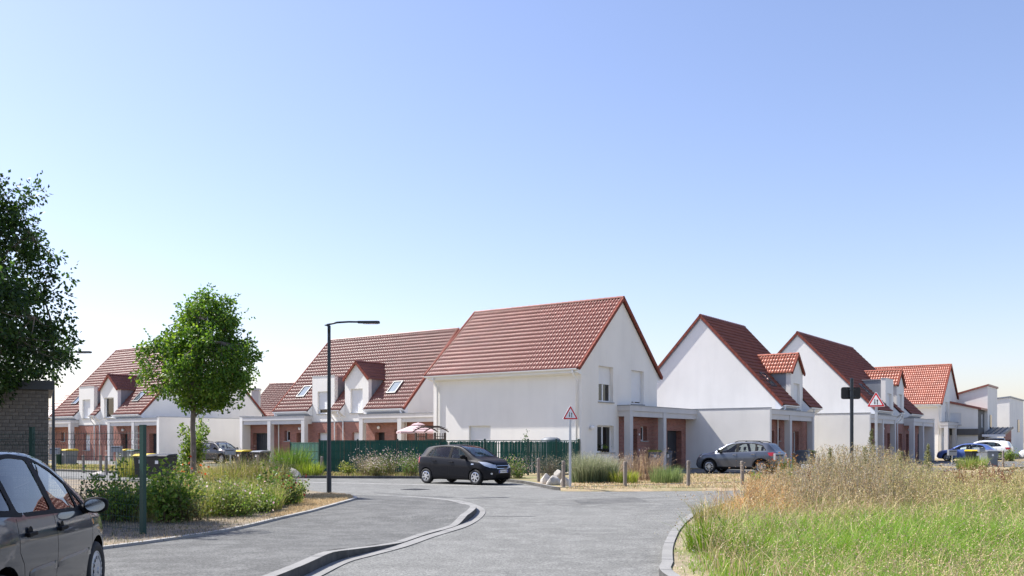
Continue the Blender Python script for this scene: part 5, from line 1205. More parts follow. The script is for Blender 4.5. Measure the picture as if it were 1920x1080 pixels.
shrub('shrub','thin dark-leaved shrub behind the wire fence beside the car mirror', at(176,18.2,.1), .55, .95, 620, .06, [(.03,.04,.015),(.05,.06,.025),(.08,.09,.03)], 26)
shrub('shrub','low grey-green shrub at the fence foot', at(356,18.0,.1), .75, .66, 1900, .045, [(.13,.16,.06),(.18,.19,.08),(.09,.12,.04)], 50)
shrub('rose_bush','low rose bush with pale pink flowers by the pavement edge', at(436,19.2,.1), .90, .72, 3600, .048, [(.11,.19,.035),(.15,.22,.05),(.2,.23,.07)], 46, flowers=60, fcols=[(.75,.45,.5),(.8,.62,.62)], fsize=.028)
shrub('fern_bush','feathery bright green plant beside the rose bush', at(486,20.3,.1), .6, .55, 2400, .038, [(.10,.2,.03),(.13,.23,.04)], 44)
shrub('coneflower','coneflower clump with dark red flower heads at the bed tip', at(545,22.4,.1), .42, .92, 750, .07, [(.1,.18,.04),(.17,.22,.07)], 24, flowers=26, fcols=[(.25,.02,.03),(.45,.08,.04)], fsize=.035, fz=(.95,1.08))
shrub('coneflower','coneflower clump with black seed heads beside tall straw grass', at(512,22.0,.1), .48, .95, 900, .075, [(.07,.15,.03),(.12,.18,.05)], 26, flowers=22, fcols=[(.03,.018,.012)], fsize=.03, fz=(.95,1.1))
shrub('flower_clump','clump with orange flowers beside the young tree', at(338,21.4,.1), .65, 1.08, 1700, .05, [(.09,.14,.035),(.16,.18,.06),(.06,.1,.03)], 34, flowers=30, fcols=[(.65,.16,.02),(.5,.1,.02)], fsize=.035, fz=(.92,1.08))
shrub('flower_clump','dusty silver-green clump at the foot of the young tree', at(396,20.6,.1), .8, .85, 2400, .045, [(.16,.19,.1),(.24,.25,.13),(.1,.13,.05)], 40, flowers=120, fcols=[(.5,.42,.33)], fsize=.014)
for k, (px, d, r, h, lab) in enumerate(((430,25.0,.85,1.05,'left of three straw-green tall grasses in the planted bed'), (470,25.6,.85,1.15,'middle one of three straw-green tall grasses in the planted bed'), (508,25.2,.7,1.0,'right of three straw-green tall grasses, behind the coneflowers'))):
    tussock(lab, at(px,d,.1), r*2.0, h*1.08, 2000, [(.24,.27,.07),(.35,.33,.12),(.18,.24,.05),(.42,.35,.17)], .6, .012, .12, 900, [(.5,.4,.3),(.4,.3,.24),(.55,.48,.4)], .014, group='tall bed grasses')
for k in range(16):    # long arching flower stalks above the bed
    pass
tussock('sparse clump of long arching dry stalks above the bed', at(455,26.4,.1), 2.6, 1.55, 70, [(.3,.22,.14),(.36,.27,.18)], 1.0, .010, .1, 260, [(.35,.22,.18),(.5,.38,.32)], .018)
tussock('dry grass at the bed edge beneath the leafy shrubs', at(300,18.0,.1), 1.6, .3, 260, [(.3,.26,.12),(.2,.22,.08)], .8, .01)
shrub('shrub','leafy climbing shrub standing behind the bare tree trunk', at(364,28.6,.1), .48, 2.25, 2100, .095, LEAFY, 26, shape=.35, low=.28)
BEDP = [(352,21.0),(372,20.6),(398,21.6),(410,22.6),(425,22.0),(450,23.2),(462,21.9),(478,23.6),(496,22.4),(530,24.4),(540,25.4),(415,24.6),(376,25.4),(350,25.8),(330,21.2),(300,20.4),(262,20.2),(205,19.9)]
BWORD = ['beside the low grey-green shrub','at the front of the bed','left of the rose bush','behind the rose bush','above the rose bush','left of the coneflowers','right of the rose bush','before the tall grasses','near the feathery plant','at the bed tip','behind the bed tip coneflowers','in the bed middle','right of the young tree trunk','left of the young tree trunk','behind the leafy shrub by the post','right behind the fence post','behind the fence wires','behind the wire fence near the car']
for (px, d), wd in zip(BEDP, BWORD):
    yg = [(.28,.30,.08),(.2,.26,.06),(.38,.35,.15),(.16,.22,.05)]
    tussock('loose yellow-green grass clump ' + wd, at(px,d-1.5,.1), random.uniform(.9,1.5), random.uniform(.55,.95), 420, yg, .75, .013, .12, random.choice((60,160,240)), [(.5,.42,.3),(.4,.3,.22),(.55,.48,.3)], .014, group='loose bed grasses')
# beyond the street
tussock('tall fresh green grass tussock at the left end of the green fence', at(546,43.2,.1), 2.2, 1.5, 900, [(.10,.19,.03),(.17,.25,.05),(.08,.15,.03)], .55, .02, .1)
tussock('low yellow-green tussock between the rock and the lamp post', at(581,42.6,.1), 1.7, .75, 620, [(.22,.30,.04),(.15,.24,.03),(.28,.33,.08)], .6, .022, .12)
shrub('shrub','bright green leafy clump left of the grey rock', at(520,43.6,.1), .9, .85, 1100, .10, [(.14,.22,.03),(.2,.28,.05),(.1,.17,.03)], 30)
shrub('flower_clump','small yellow-green weed clump right of the street lamp', at(649,42.8,.1), .5, .72, 600, .085, [(.2,.25,.05),(.13,.19,.04),(.3,.3,.1)], 22)
GA = [(.08,.15,.03),(.12,.18,.04),(.16,.19,.06)]; GF = [(.62,.5,.46),(.7,.62,.58),(.4,.3,.26)]
for px, d, r, h, cols, lab in ((686,42.6,.85,1.15,[(.11,.14,.05),(.17,.18,.08),(.22,.2,.1)],'left wispy pale-flowered shrub below the green fence'), (728,42.6,.9,1.2,GA,'middle wispy pale-flowered shrub below the green fence'), (770,42.2,.8,1.1,[(.08,.18,.02),(.12,.22,.03)],'bright green pale-flowered shrub behind the black hatchback'), (705,41.9,.6,.75,[(.16,.2,.05),(.22,.24,.08)],'low yellowish pale-flowered shrub at the parking bay kerb')):
    shrub('flower_clump', lab, at(px,d,.1), r, h, 1500, .06, cols, 60, (.2,.16,.09), 420, GF, .022, (.7,1.12), .7, .2, 'pale-flowered shrubs by the fence')
shrub('flower_clump','green shrub with pinkish flowers before the black car bonnet', at(968,39.4,.1), .85, 1.0, 1500, .06, [(.1,.18,.025),(.16,.22,.05),(.06,.12,.02)], 50, (.2,.16,.09), 330, [(.55,.36,.33),(.6,.48,.44)], .022, (.75,1.12))
shrub('shrub','grey-brown twiggy shrub behind the white rocks', at(1030,40.6,.1), .85, 1.15, 1700, .045, [(.13,.125,.09),(.18,.17,.12),(.09,.1,.05)], 60, (.12,.1,.08))
shrub('shrub','dark shrub low at the car bonnet', at(948,38.4,.1), .5, .5, 700, .06, [(.05,.09,.03),(.04,.07,.03)], 26)
for px, d, r, h, lab in ((1098,35.2,.8,1.18,'left half of the lavender-like grey-green mound right of the warning sign'), (1132,35.4,.72,1.0,'right half of the lavender-like grey-green mound before the house')):
    tussock(lab, at(px,d,.1), r*1.9, h, 1500, [(.14,.19,.09),(.2,.25,.13),(.09,.14,.06)], .52, .014, .04, 1300, [(.36,.36,.25),(.45,.42,.33)], .016, name='lavender_mound', tip=[(.3,.33,.2),(.36,.36,.24)])
tussock('low yellow-green grass beside the lavender-like mound', at(1168,35.0,.1), 1.6, .55, 520, [(.26,.30,.05),(.2,.26,.05),(.36,.36,.12)], .7, .018)
tussock('arching straw-coloured grass before the porch bins', at(1208,37.6,.1), 2.2, 1.35, 420, [(.38,.3,.18),(.3,.23,.14),(.2,.14,.1)], .8, .014, .15, 420, [(.42,.33,.24),(.3,.22,.17)], .022)
tussock('green fine-leaved tussock between two wooden bollards', at(1250,34.9,.1), 1.7, .72, 700, [(.16,.22,.08),(.22,.27,.12),(.12,.18,.06)], .55, .014, .05)
tussock('straw grass by the house corner behind the mound', at(1150,39.5,.1), 1.8, 1.2, 260, [(.3,.24,.17),(.4,.33,.22)], .7, .012, .1, 260, [(.4,.33,.26)], .02)
tussock('small upright green iris on the dry lawn', at(1416,35.6,.1), .55, .46, 60, [(.13,.24,.03),(.2,.3,.05)], .45, .04, .03, name='iris')
shrub('shrub','bushes growing under the far left porch seen through the fence', at(345,50,.1), .7, .7, 500, .12, LEAFY, 20)
tussock('yellow-green tall grass by the black bins', at(247,40.5,.1), 1.6, 1.1, 420, [(.26,.28,.06),(.2,.24,.05),(.36,.33,.12)], .4, .02)
shrub('climbing_rose','small climbing plant peeping over the green fence', at(986,46.0,.1), .32, 2.45, 150, .09, [(.05,.1,.03),(.08,.14,.04)], 9, low=.6)
shrub('shrub','green leaves at the gable behind the right cars', at(1891,76,.1), .9, 1.1, 700, .14, [(.16,.22,.05),(.1,.16,.04)], 26)
# window box plant (part of the planter)
V, F, C = leaves(RNG.normal(0,.07,(60,3))*np.array([2,.5,1])+np.array([0,0,.26]), RNG.normal(0,1,(60,3))+np.array([0,0,.8]), rv(60,.05,.12), mixcol(LEAFY,60)); np_mesh('plant', V, F, 'leaf', C, pot)['kind'] = 'stuff'

# ---------------- meadow on the right and dry grass strips: nobody could count these blades
def inside(P, poly):
    x, y = P[:, 0], P[:, 1]; r = np.zeros(len(P), bool); n = len(poly); j = n-1
    for i in range(n):
        xi, yi = poly[i]; xj, yj = poly[j]; c = ((yi > y) != (yj > y)) & (x < (xj-xi)*(y-yi)/(yj-yi+1e-12)+xi); r ^= c; j = i
    return r
MKn = np.array([tuple(p) for p in MK]); MPOLY = [tuple(p + norm_at(MK, i)*-0.15) for i, p in enumerate(MK)] + [(34,44),(60,60),(60,-5),(3,-5)]
def meadow_pts(n, x0=1235, x1=2060, y0=903, y1=1190):
    px, py = rv(n, x0, x1), y0 + (y1-y0)*RNG.uniform(0,1,n)**1.15; d = FPX*(EYE-.085)/(py-HOR); P = np.stack([(px-960)/FPX*d, d], 1); k = inside(P, MPOLY) & (d > 6.0); P, px = P[k], px[k]
    kd = np.full(len(P), 9.0)
    for q in MKn[::2]: kd = np.minimum(kd, np.hypot(P[:,0]-q[0], P[:,1]-q[1]))
    return P, px, kd
def nz(P, s, seed):          # cheap smooth noise from sines
    r = np.random.default_rng(seed); v = 0
    for _ in range(5): a = r.normal(size=2)*s; v = v + np.sin(P@a + r.uniform(0,6.28))
    return v/5
def at3(P, z=.085): return np.concatenate([P, np.full((len(P),1), z)], 1)
GREEN = np.array([(.14,.29,.026),(.19,.34,.036),(.11,.23,.02),(.25,.35,.06)]); STRAW = np.array([(.46,.38,.19),(.40,.31,.16),(.52,.45,.25),(.33,.28,.13)]); PINK = np.array([(.46,.34,.23),(.44,.30,.20),(.50,.40,.27)]); ORAN = np.array([(.52,.34,.15),(.58,.40,.19),(.46,.28,.12)]); GREY = np.array([(.33,.29,.22),(.40,.35,.26),(.22,.19,.14),(.47,.38,.20),(.28,.28,.13),(.42,.30,.15)])
P, px, kd = meadow_pts(150000); d = P[:,1]; n = len(P); n1 = nz(P, 1.1, 1); n2 = nz(P, 3.2, 2)
g = np.clip(1.25-(d-12.5)/7.5 + n1*.55 + n2*.35, 0, 1); isg = RNG.uniform(0,1,n) < g*.92 + .05
ora = (px < 1500) & (d > 17)
col = np.where(isg[:,None], mixcol(GREEN, n), mixcol(STRAW, n)); pk = (~isg) & (RNG.uniform(0,1,n) < np.clip(.75-abs(d-17)/6, 0, .6)); col[pk] = mixcol(PINK, int(pk.sum()))
om = ora & (RNG.uniform(0,1,n) < .75); col[om] = mixcol(ORAN, int(om.sum()))
edge = np.clip((kd-.12)/1.1, .12, 1); h = (.33 + .20*np.clip((d-11)/8, 0, 1) + .15*n1 + .11*n2)*rv(n,.5,1.3)*edge; h = np.clip(h, .03, .8)
keep = RNG.uniform(0,1,n) < np.clip((kd-.18)/.9, .05, 1)
P, col, h, d, kd = P[keep], col[keep], h[keep], d[keep], kd[keep]; n = len(P)
lean = RNG.normal(0, .42, (n,2))*h[:,None] + np.array([.10,-.04])*h[:,None]
V, F, C = blades(at3(P), h, rv(n,.005,.010)*np.clip(d/13,.8,2.2), lean, rv(n,0,.25), col, np.clip(col*1.12+.02, 0, .8)); o = np_mesh('meadow_grass', V, F, 'blade', C); tag(o, 'green and straw-coloured meadow grass on the right', 'grass', kind='stuff')
# long pale stalks with seed heads
P, px, kd = meadow_pts(8000); k = kd > .5; P, px = P[k], px[k]; n = len(P); d = P[:,1]; h = rv(n,.42,.9)*np.clip(.65+(d-11)/16, .6, 1.2); lean = RNG.normal(0,.55,(n,2))*h[:,None]; c = mixcol(np.concatenate([STRAW*1.2, PINK]), n)
V, F, C = blades(at3(P), h, rv(n,.006,.010)*np.clip(d/13,.8,2), lean, rv(n,0,.2), c); i = np.repeat(np.arange(n), 4); q = rv(len(i), .78, 1.0)
S_ = at3(P)[i]; S_[:, :2] += lean[i]*(q**1.7)[:,None]; S_[:,2] += h[i]*q; S_ += RNG.normal(0,.012,S_.shape); sc = np.where(RNG.uniform(0,1,len(i))[:,None] < .5, mixcol(PINK, len(i)), mixcol(STRAW, len(i)))
o = np_mesh('meadow_stalks', *join([(V,F,C), specks(S_, rv(len(i),.006,.013)*np.clip(d[i]/13,.8,1.8), sc)])[:2], 'dry', join([(V,F,C), specks(S_, rv(len(i),.006,.013), sc)])[2]); tag(o, 'long pale grass stalks with seed heads in the meadow', 'grass', kind='stuff')
# clover and daisy specks near the front
P, px, kd = meadow_pts(1300, y0=960); k = kd > .15; P = P[k]; n = len(P); d = P[:,1]; Q = at3(P); Q[:,2] += rv(n,.08,.34)*np.clip(kd[k],.2,1)
o = np_mesh('clover_flowers', *specks(Q, rv(n,.006,.012), mixcol([(.62,.42,.42),(.7,.62,.58),(.75,.72,.66),(.55,.3,.33)], n))[:2], 'blade', np.repeat(mixcol([(.62,.42,.42),(.7,.62,.58),(.75,.72,.66),(.55,.3,.33)], n), 4, 0)); tag(o, 'small pink and white clover flowers among the grass', 'flowers', kind='stuff')
# tall dead weeds behind
P, px, kd = meadow_pts(10500, x0=1400, x1=2050, y0=895, y1=985); d = P[:,1]; k = (d > np.where(px > 1650, 14.8, 17.0) + RNG.normal(.6,1.5,len(d))) & (kd > .7) & (d < 33); P, px, d = P[k], px[k], d[k]; n = len(P)
hump = .66 + .42*np.exp(-((px-1600)/95)**2) + .30*np.clip((px-1440)/120, 0, 1) - .30*np.clip((px-1680)/110, 0, 1) + .22*np.clip((px-1880)/80, 0, 1) + .08*nz(P, 1.6, 4)
h = np.clip(hump*rv(n,.5,1.25)*np.clip(.55+(d-14)/9, .55, 1), .3, 1.5); sel = RNG.uniform(0,1,n) < .5; P, px, d, h = P[sel], px[sel], d[sel], h[sel]; n = len(P)
lean = RNG.normal(0,.12,(n,2))*h[:,None]; base = at3(P); yel = np.clip((px-1640)/160, 0, 1)
def weedcol(m, idx): a = mixcol(GREY, m); b = mixcol([(.42,.39,.16),(.34,.36,.13),(.48,.40,.2)], m); t = (RNG.uniform(0,1,m) < yel[idx]*.75)[:,None]; o = np.where(t, b, a); l = (RNG.uniform(0,1,m) < np.clip((1500-px[idx])/110,0,1)*.8)[:,None]; return np.where(l, mixcol(ORAN, m), o)
parts = [blades(base, h, np.full(n,.010), lean, np.zeros(n), weedcol(n, np.arange(n)))]
nb = 10; i = np.repeat(np.arange(n), nb); m = len(i); q = rv(m,.3,.98); B = base[i].copy(); B[:, :2] += lean[i]*(q**1.5)[:,None]; B[:,2] += h[i]*q*.97; ln = rv(m,.08,.24)*(1.25-q)*1.3; t = rv(m,0,6.283); bl = np.stack([np.cos(t),np.sin(t)],1)*(ln*.75)[:,None]
parts.append(blades(B, ln, np.full(m,.007), bl, np.zeros(m), weedcol(m, i)))
j = np.repeat(np.arange(m), 4); w = rv(len(j),.25,1.05); S_ = B[j].copy(); S_[:, :2] += bl[j]*w[:,None]; S_[:,2] += ln[j]*w; S_ += RNG.normal(0,.014,S_.shape); parts.append(specks(S_, rv(len(j),.007,.017), weedcol(len(j), i[j])))
o = np_mesh('dead_weeds', *(lambda a: (a[0], a[1]))(join(parts)), 'dry', join(parts)[2]); tag(o, 'tall dead grey-brown weeds along the back of the meadow', 'weeds', kind='stuff')
MW = ['near the kerb','at the kerb curve','in the front left','in the front middle','left of the front middle','in the front right','at the right front corner','in the middle','right of the middle','at the right edge','before the dead weeds','left before the dead weeds','before the dark sign post','before the brown dock plant']
for (px, py), wd in zip(((1330,1035),(1330,985),(1400,1060),(1560,1070),(1480,1030),(1720,1060),(1860,1050),(1600,1000),(1740,1010),(1890,990),(1660,965),(1440,975),(1540,965),(1790,975)), MW):
    dk = py > 1020; tussock('ragged grass tuft in the meadow ' + wd, gp(px,py,.085), random.uniform(.7,1.1), random.uniform(.42,.62), 320, [(.10,.2,.02),(.14,.25,.03),(.2,.27,.05)] if dk else [(.25,.27,.08),(.4,.34,.16),(.18,.24,.05)], .8, .010, .15, 90, [(.45,.34,.24),(.5,.42,.28)], .012, group='meadow tufts')
for px, py, wd in ((1826,1062,'at the bottom right'), (1770,1072,'left of the bottom right corner'), (1372,1000,'beside the kerb curve')):
    tussock('broad-leaved green dock rosette ' + wd, gp(px,py,.085), .5, .34, 22, [(.05,.12,.015),(.08,.16,.02)], .8, .05, .1, name='dock_rosette', group='dock rosettes')
# single plants that stand out of the meadow
tussock('dark reddish-brown dock plant in the right meadow', at(1838,22.6,.085), 1.9, .98, 260, [(.17,.06,.035),(.12,.05,.03),(.22,.1,.05)], .55, .018, .02, 1300, [(.17,.06,.04),(.22,.09,.05),(.12,.05,.03)], .02, name='dock_plant')
tussock('single dark brown dock stalk before the dead weeds', at(1519,19.8,.085), .1, 1.02, 3, [(.12,.05,.03)], .04, .022, 0, 110, [(.10,.035,.02),(.13,.05,.03)], .022, name='dock_plant')
def mullein(label, loc, h):
    S = thing('wild_mugwort', label, 'plant', loc); n = 260; q = rv(n,.12,1); t = rv(n,0,6.283); r = .26*(1-q)+.03; B = np.zeros((n,3)); B[:,2] = h*q*.93
    l = np.stack([np.cos(t),np.sin(t)],1)*r[:,None]; parts = [blades(np.zeros((2,3)), np.array([h,h*.98]), np.full(2,.02), np.zeros((2,2)), np.zeros(2), mixcol([(.2,.18,.1)],2)), blades(B, r*.9, np.full(n,.012), l, np.zeros(n), mixcol([(.17,.2,.07),(.24,.25,.1),(.3,.27,.16)], n))]
    j = np.repeat(np.arange(n),7); w = rv(len(j),.2,1.05); Q = B[j].copy(); Q[:, :2] += l[j]*w[:,None]; Q[:,2] += r[j]*.9*w; Q += RNG.normal(0,.012,Q.shape); parts.append(specks(Q, rv(len(j),.008,.018), mixcol([(.24,.26,.11),(.34,.32,.17),(.17,.2,.08)], len(j))))
    V, F, C = join(parts); np_mesh('stalk', V, F, 'dry', C, S)['kind'] = 'stuff'
mullein('tall pointed yellowish weed left of the right warning sign', at(1634,23.8,.085), 1.98)
mullein('pointed grey weed right of the dark sign post', at(1622,22.6,.085), 1.5); mullein('pointed weed between dead weeds left of the dark sign post', at(1557,24.2,.085), 1.45)
mullein('pointed pale weed right of the warning sign post', at(1690,24.5,.085), 1.35); mullein('slim tall weed in the weeds before the far canopy', at(1740,25.5,.085), 1.55)
tussock('rust-coloured dried flower clump beside the grey post box', at(1443,31.5,.085), 1.1, 1.05, 60, [(.2,.17,.08)], .35, .012, .02, 150, [(.36,.17,.05),(.30,.13,.04)], .026)
tussock('rust-topped green stalks right of the grey post box', at(1474,32.2,.085), .8, 1.2, 60, [(.14,.2,.04),(.2,.25,.06)], .3, .018, .02, 150, [(.36,.17,.05),(.30,.13,.04)], .026)
tussock('bright green grass tussock by the yellow-lidded bin', at(1822,52,.085), 2.2, .9, 420, [(.2,.27,.06),(.28,.32,.1)], .6, .03)
# dry grass tufts on the lawns and at kerb feet
def scatter_strip(name, label, pts, n, h, cols, w=.012):
    lo, hi = np.min(pts, 0), np.max(pts, 0); P = RNG.uniform(lo, hi, (n*3, 2)); P = P[inside(P, [tuple(p) for p in pts])][:n]; m = len(P); k = (nz(P, 1.3, 8)*.5+.5) > .25*RNG.uniform(0,1,m); P = P[k]; m = len(P); hh = rv(m,.4,1.2)*h
    c = mixcol(cols, m); V, F, C = blades(at3(P,.09), hh, np.full(m,w)*np.clip(P[:,1]/20,.6,2), RNG.normal(0,.5,(m,2))*hh[:,None], rv(m,0,.3), c); tag(np_mesh(name, V, F, 'dry', C), label, 'grass', kind='stuff')
scatter_strip('dry_lawn_grass', 'short dry grass on the lawn behind the bollards', np.array([tuple(gp(q[0],q[1],.1).xy) for q in ((1060,917),(1420,914),(1500,907),(1480,890),(1265,889),(1090,893))]), 11000, .08, [(.50,.38,.22),(.44,.33,.19),(.56,.44,.27),(.27,.27,.10)])
scatter_strip('bed_tip_grass', 'dry grass at the rounded tip of the bed', np.array([tuple(p) for p in dry]), 9000, .07, [(.52,.41,.24),(.46,.36,.2),(.58,.47,.3)], .008)
scatter_strip('bed_ground_litter', 'dry litter and short weeds on the bed', np.array([tuple(gp(q[0],q[1],.1).xy) for q in ((190,1024),(300,1012),(413,996),(530,970),(560,950),(440,925),(200,960))]), 6000, .06, [(.30,.24,.15),(.22,.19,.13),(.12,.14,.05),(.4,.33,.22)], .01)
scatter_strip('kerb_weeds', 'grass along the kerb below the green fence', np.array([(-11.5,42.15),(-4.3,41.75),(-1.0,40.35),(-.5,41.5),(-4.3,44),(-11.5,45)]), 7000, .16, [(.2,.25,.06),(.34,.3,.14),(.42,.34,.18)], .014)
scatter_strip('far_left_grass', 'dry and green grass strip by the far left bollards', np.array([(-14,44.5),(-30,56),(-28,60),(-12,48)]), 5000, .22, [(.25,.28,.08),(.4,.34,.17)], .02)
# ================================================================ street furniture and small things
def street_lamp(loc, label):
    T = thing('street_lamp', label, 'street lamp', loc, 0, 'street lamps'); mb = MB(); H_ = 5.22
    mb.lathe([(0.075,0),(0.075,0.5),(0.068,0.52),(0.05,H_-.25)], 10); mb.lathe([(0.11,0),(0.11,.02),(.0,.02)], 10); mb.build('pole', 'lamp_steel', T, smooth=False)
    mb = MB(); mb.box(-.03,.03,-.078,-.07,.35,.75); mb.build('hatch', 'anthracite', T)
    mb = MB(); mb.tube([(-.14,0,H_-.03),(-.06,0,H_-.02),(.0,0,H_-.06),(.0,0,H_-.3)], [.012,.04,.052,.05], 8); mb.tube([(-.08,0,H_-.02),(.25,0,H_+.055),(.6,0,H_+.075),(.95,0,H_+.07)], [.03,.032,.03,.028], 8); mb.build('arm', 'lamp_steel', T, smooth=True)
    mb = MB(); mb.prism([(.88,-.07,H_+.03),(1.5,-.13,H_+.025),(1.56,-.08,H_+.025),(1.56,.08,H_+.025),(1.5,.13,H_+.025),(.88,.07,H_+.03)], (0,0,.07)); hd = mb.build('lamp_head', 'lamp_steel', T, bevel=.012)
    mb = MB(); mb.box(1.05,1.5,-.09,.09,H_+.012,H_+.022); mb.build('lamp_glass', 'lamp_glass', hd)
    return T
l1 = street_lamp(gp(617,925.5,.03), 'dark street lamp standing at the bed tip in the middle distance')
l2 = copy_tree(l1); l2.location = at(100,38.4,.05); l2['label'] = 'dark street lamp at the far left behind the wire fence'

def bollard(loc, label, h=.9):
    T = thing('wooden_bollard', label, 'bollard', loc, random.uniform(0,6), 'wooden bollards'); mb = MB(); r = .065
    mb.lathe([(r,-.02),(r,h-.16),(r*.86,h-.15),(r*.86,h-.13),(r,h-.12),(r,h-.02),(r*.8,h),(.001,h+.004)], 12); mb.build('post', 'wood_bollard', T); T.rotation_euler = (random.uniform(-.025,.025), random.uniform(-.025,.025), random.uniform(0,6)); return T
for px, py, lab, h in ((603,893.5,'wooden bollard beside the street lamp pole',.92), (1010,905.5,'wooden bollard left of the white rocks',.95), (1056.5,915,'wooden bollard right before the warning sign pole',.93), (1172,914.5,'wooden bollard right of the grey-green mound',.9),
                     (1290.5,914,'wooden bollard alone on the dry lawn',.93), (1392,912,'wooden bollard before the grey SUV',.9), (1480,905,'pale bollard among weeds right of the post box',.95), (1535,902,'bollard in the weeds left of the dark sign post',.95), (1555.5,899,'bollard among dead weeds near the second house',.9),
                     (157,886,'left wooden bollard seen through the wire fence',.9), (189,884,'middle wooden bollard seen through the wire fence',.9), (199.5,890,'right wooden bollard seen through the wire fence',.92), (246,884,'wooden bollard beside the yellow-lidded bins at left',.8), (1869,876,'left wooden post at the far right parking',1.0), (1881,877,'right wooden post at the far right parking',1.05), (483,880,'wooden bollard behind the bed grasses',.85)):
    bollard(gp(px,py,.05), lab, h)

def wheelie(loc, rz, label, body, lid, w=.58, dp=.72, h=1.05, big=False):
    T = thing('wheelie_bin', label, 'bin', loc, rz, 'wheelie bins'); mb = MB(); k = .82
    pts = lambda z, s, dz=0: [(-w/2*s,-dp/2*s,z),(w/2*s,-dp/2*s,z),(w/2*s,dp/2*s,z),(-w/2*s,dp/2*s,z)]
    a, b = pts(.05,k), pts(h-.12,1.0); n = len(mb.v); mb.v += a+b; mb.f += [(0,3,2,1),(4,5,6,7)] + [(i,(i+1)%4,4+(i+1)%4,4+i) for i in range(4)]; mb.m += [0]*6
    mb.box(-w/2-.02,w/2+.02,-dp/2-.02,dp/2+.02,h-.16,h-.115); mb.build('body', body, T, bevel=.02)
    mb = MB(); mb.prism([(-w/2-.025,-dp/2-.03,h-.112),(-w/2-.025,dp/2+.03,h-.112),(-w/2-.025,dp/2+.03,h-.07),(-w/2-.025,dp/2-.1,h),(-w/2-.025,-dp/2+.15,h-.02),(-w/2-.025,-dp/2-.03,h-.08)], (w+.05,0,0)); mb.build('lid', lid, T, bevel=.012)
    for s in (-1,1):
        mb = MB(); mb.lathe([(.001,-.025),(.09,-.025),(.1,0),(.09,.025),(.001,.025)], 14, 'x', (s*(w/2-.03), dp/2*.86, .1)); mb.build('wheel', 'rubber', T)
    mb = MB(); mb.tube([(-w/2+.08,dp/2+.02,h-.14),(-w/2+.08,dp/2+.1,h-.1),(w/2-.08,dp/2+.1,h-.1),(w/2-.08,dp/2+.02,h-.14)], .016, 6); mb.build('handle', body, T)
    mb = MB(); mb.box(-.07,.07,-dp/2*.93-.016,-dp/2*.93-.008,h*.62,h*.62+.2); mb.build('sticker', 'sign_white', T, rot=None)
    return T
A_ = Vector((3.42,46.0,.1)); pa = lambda y, x: A_ + VD*y - UD*x
wheelie(pa(7.35,.25), ROTU+R(35), 'grey bin with lime lid against the porch brick wall', 'bin_grey', 'lid_lime', .7,.8,1.1); wheelie(pa(8.25,.25), ROTU+R(35), 'dark green bin beside the porch pillar', 'bin_green', 'bin_green'); wheelie(pa(9.05,.2), ROTU+R(35), 'grey bin before the garage door right of the pillar', 'bin_grey', 'bin_grey', .5,.6,1.05)
wheelie(Vector((14.59,52.75,.1))+VD*5.2-UD*.2, ROTV, 'grey bin left under the second porch', 'bin_grey', 'bin_grey'); wheelie(Vector((14.59,52.75,.1))+VD*5.95-UD*.3, ROTV, 'black bin with lime lid under the second porch', 'bin_black', 'lid_lime')
wheelie(at(112,60,.1), ROTU, 'green bin at the far left beside the lamp post', 'bin_green', 'bin_green', .62,.75,1.08); wheelie(at(129,60,.1), ROTU, 'grey bin with yellow lid right of the far left lamp post', 'bin_grey', 'lid_yellow', .75,.85,1.1)
wheelie(at(236,59,.1), ROTU, 'pale bin with yellow lid behind the fence', 'bin_grey', 'lid_yellow', .7,.8,1.1); wheelie(at(254,58,.1), ROTU, 'bin with green lid behind the fence', 'bin_grey', 'bin_green', .7,.8,1.08)
wheelie(at(272,38.6,.1), R(-8), 'black bin with yellow lid behind the fence post', 'bin_black', 'lid_yellow', .62,.75,1.05); wheelie(at(304,37.6,.1), R(-12), 'large black bin right of the fence post', 'bin_black', 'bin_black', .9,.8,1.05)
wheelie(at(456,58,.1), ROTU, 'black bin with yellow lid before the dark garage', 'bin_black', 'lid_yellow', .75,.8,1.05); wheelie(at(489,57.5,.1), ROTU, 'black bin with grey lid before the dark garage', 'bin_black', 'bin_grey', .85,.8,1.02)
wheelie(at(1826,61,.1), R(10), 'dark bin with yellow lid before the blue hatchback', 'bin_black', 'lid_yellow', .8,.75,1.05); wheelie(at(1853,59,.1), R(15), 'grey bin right of the yellow-lidded bin', 'bin_grey', 'bin_grey', .85,.8,1.05)

def postbox(loc, label, w=.36, h=.30, z=.95, rz=0):
    T = thing('post_box', label, 'post box', loc, rz, 'post boxes'); mb = MB(); mb.box(-.03,.03,-.03,.03,-.02,z); mb.build('post', 'galvanised', T)
    mb = MB(); mb.box(-w/2,w/2,-.13,.13,z+.001,z+h); b = mb.build('box', 'zinc', T, bevel=.012); mb = MB(); mb.box(-w/2+.03,w/2-.03,-.137,-.131,z+h*.68,z+h*.8); mb.build('flap', 'anthracite', b)
postbox(at(1460,33.4,.1), 'grey post box before the rear of the grey SUV', .31,.27,.84); postbox(at(432,44,.1), 'grey post box beside the dark SUV', .45,.28,.93); postbox(at(219,44,.1), 'grey post box seen through the wire fence', .45,.28,1.06); postbox(at(103,44,.1), 'grey post box at the far left behind the lamp post', .4,.3,.95); postbox(at(1840,56,.1), 'grey post box above the yellow-lidded bin', .35,.25,.95); postbox(at(1785,58,.1), 'grey post box before the blue hatchback bonnet', .5,.35,.7)
mb = MB(); mb.box(-.27,.27,-.12,.12,0,.72); o = mb.build('meter_cabinet', 'white_pvc', loc=at(1517,35.5,.05), rot=(0,0,R(-25))); tag(o, 'low white meter cabinet standing among the weeds', 'cabinet')

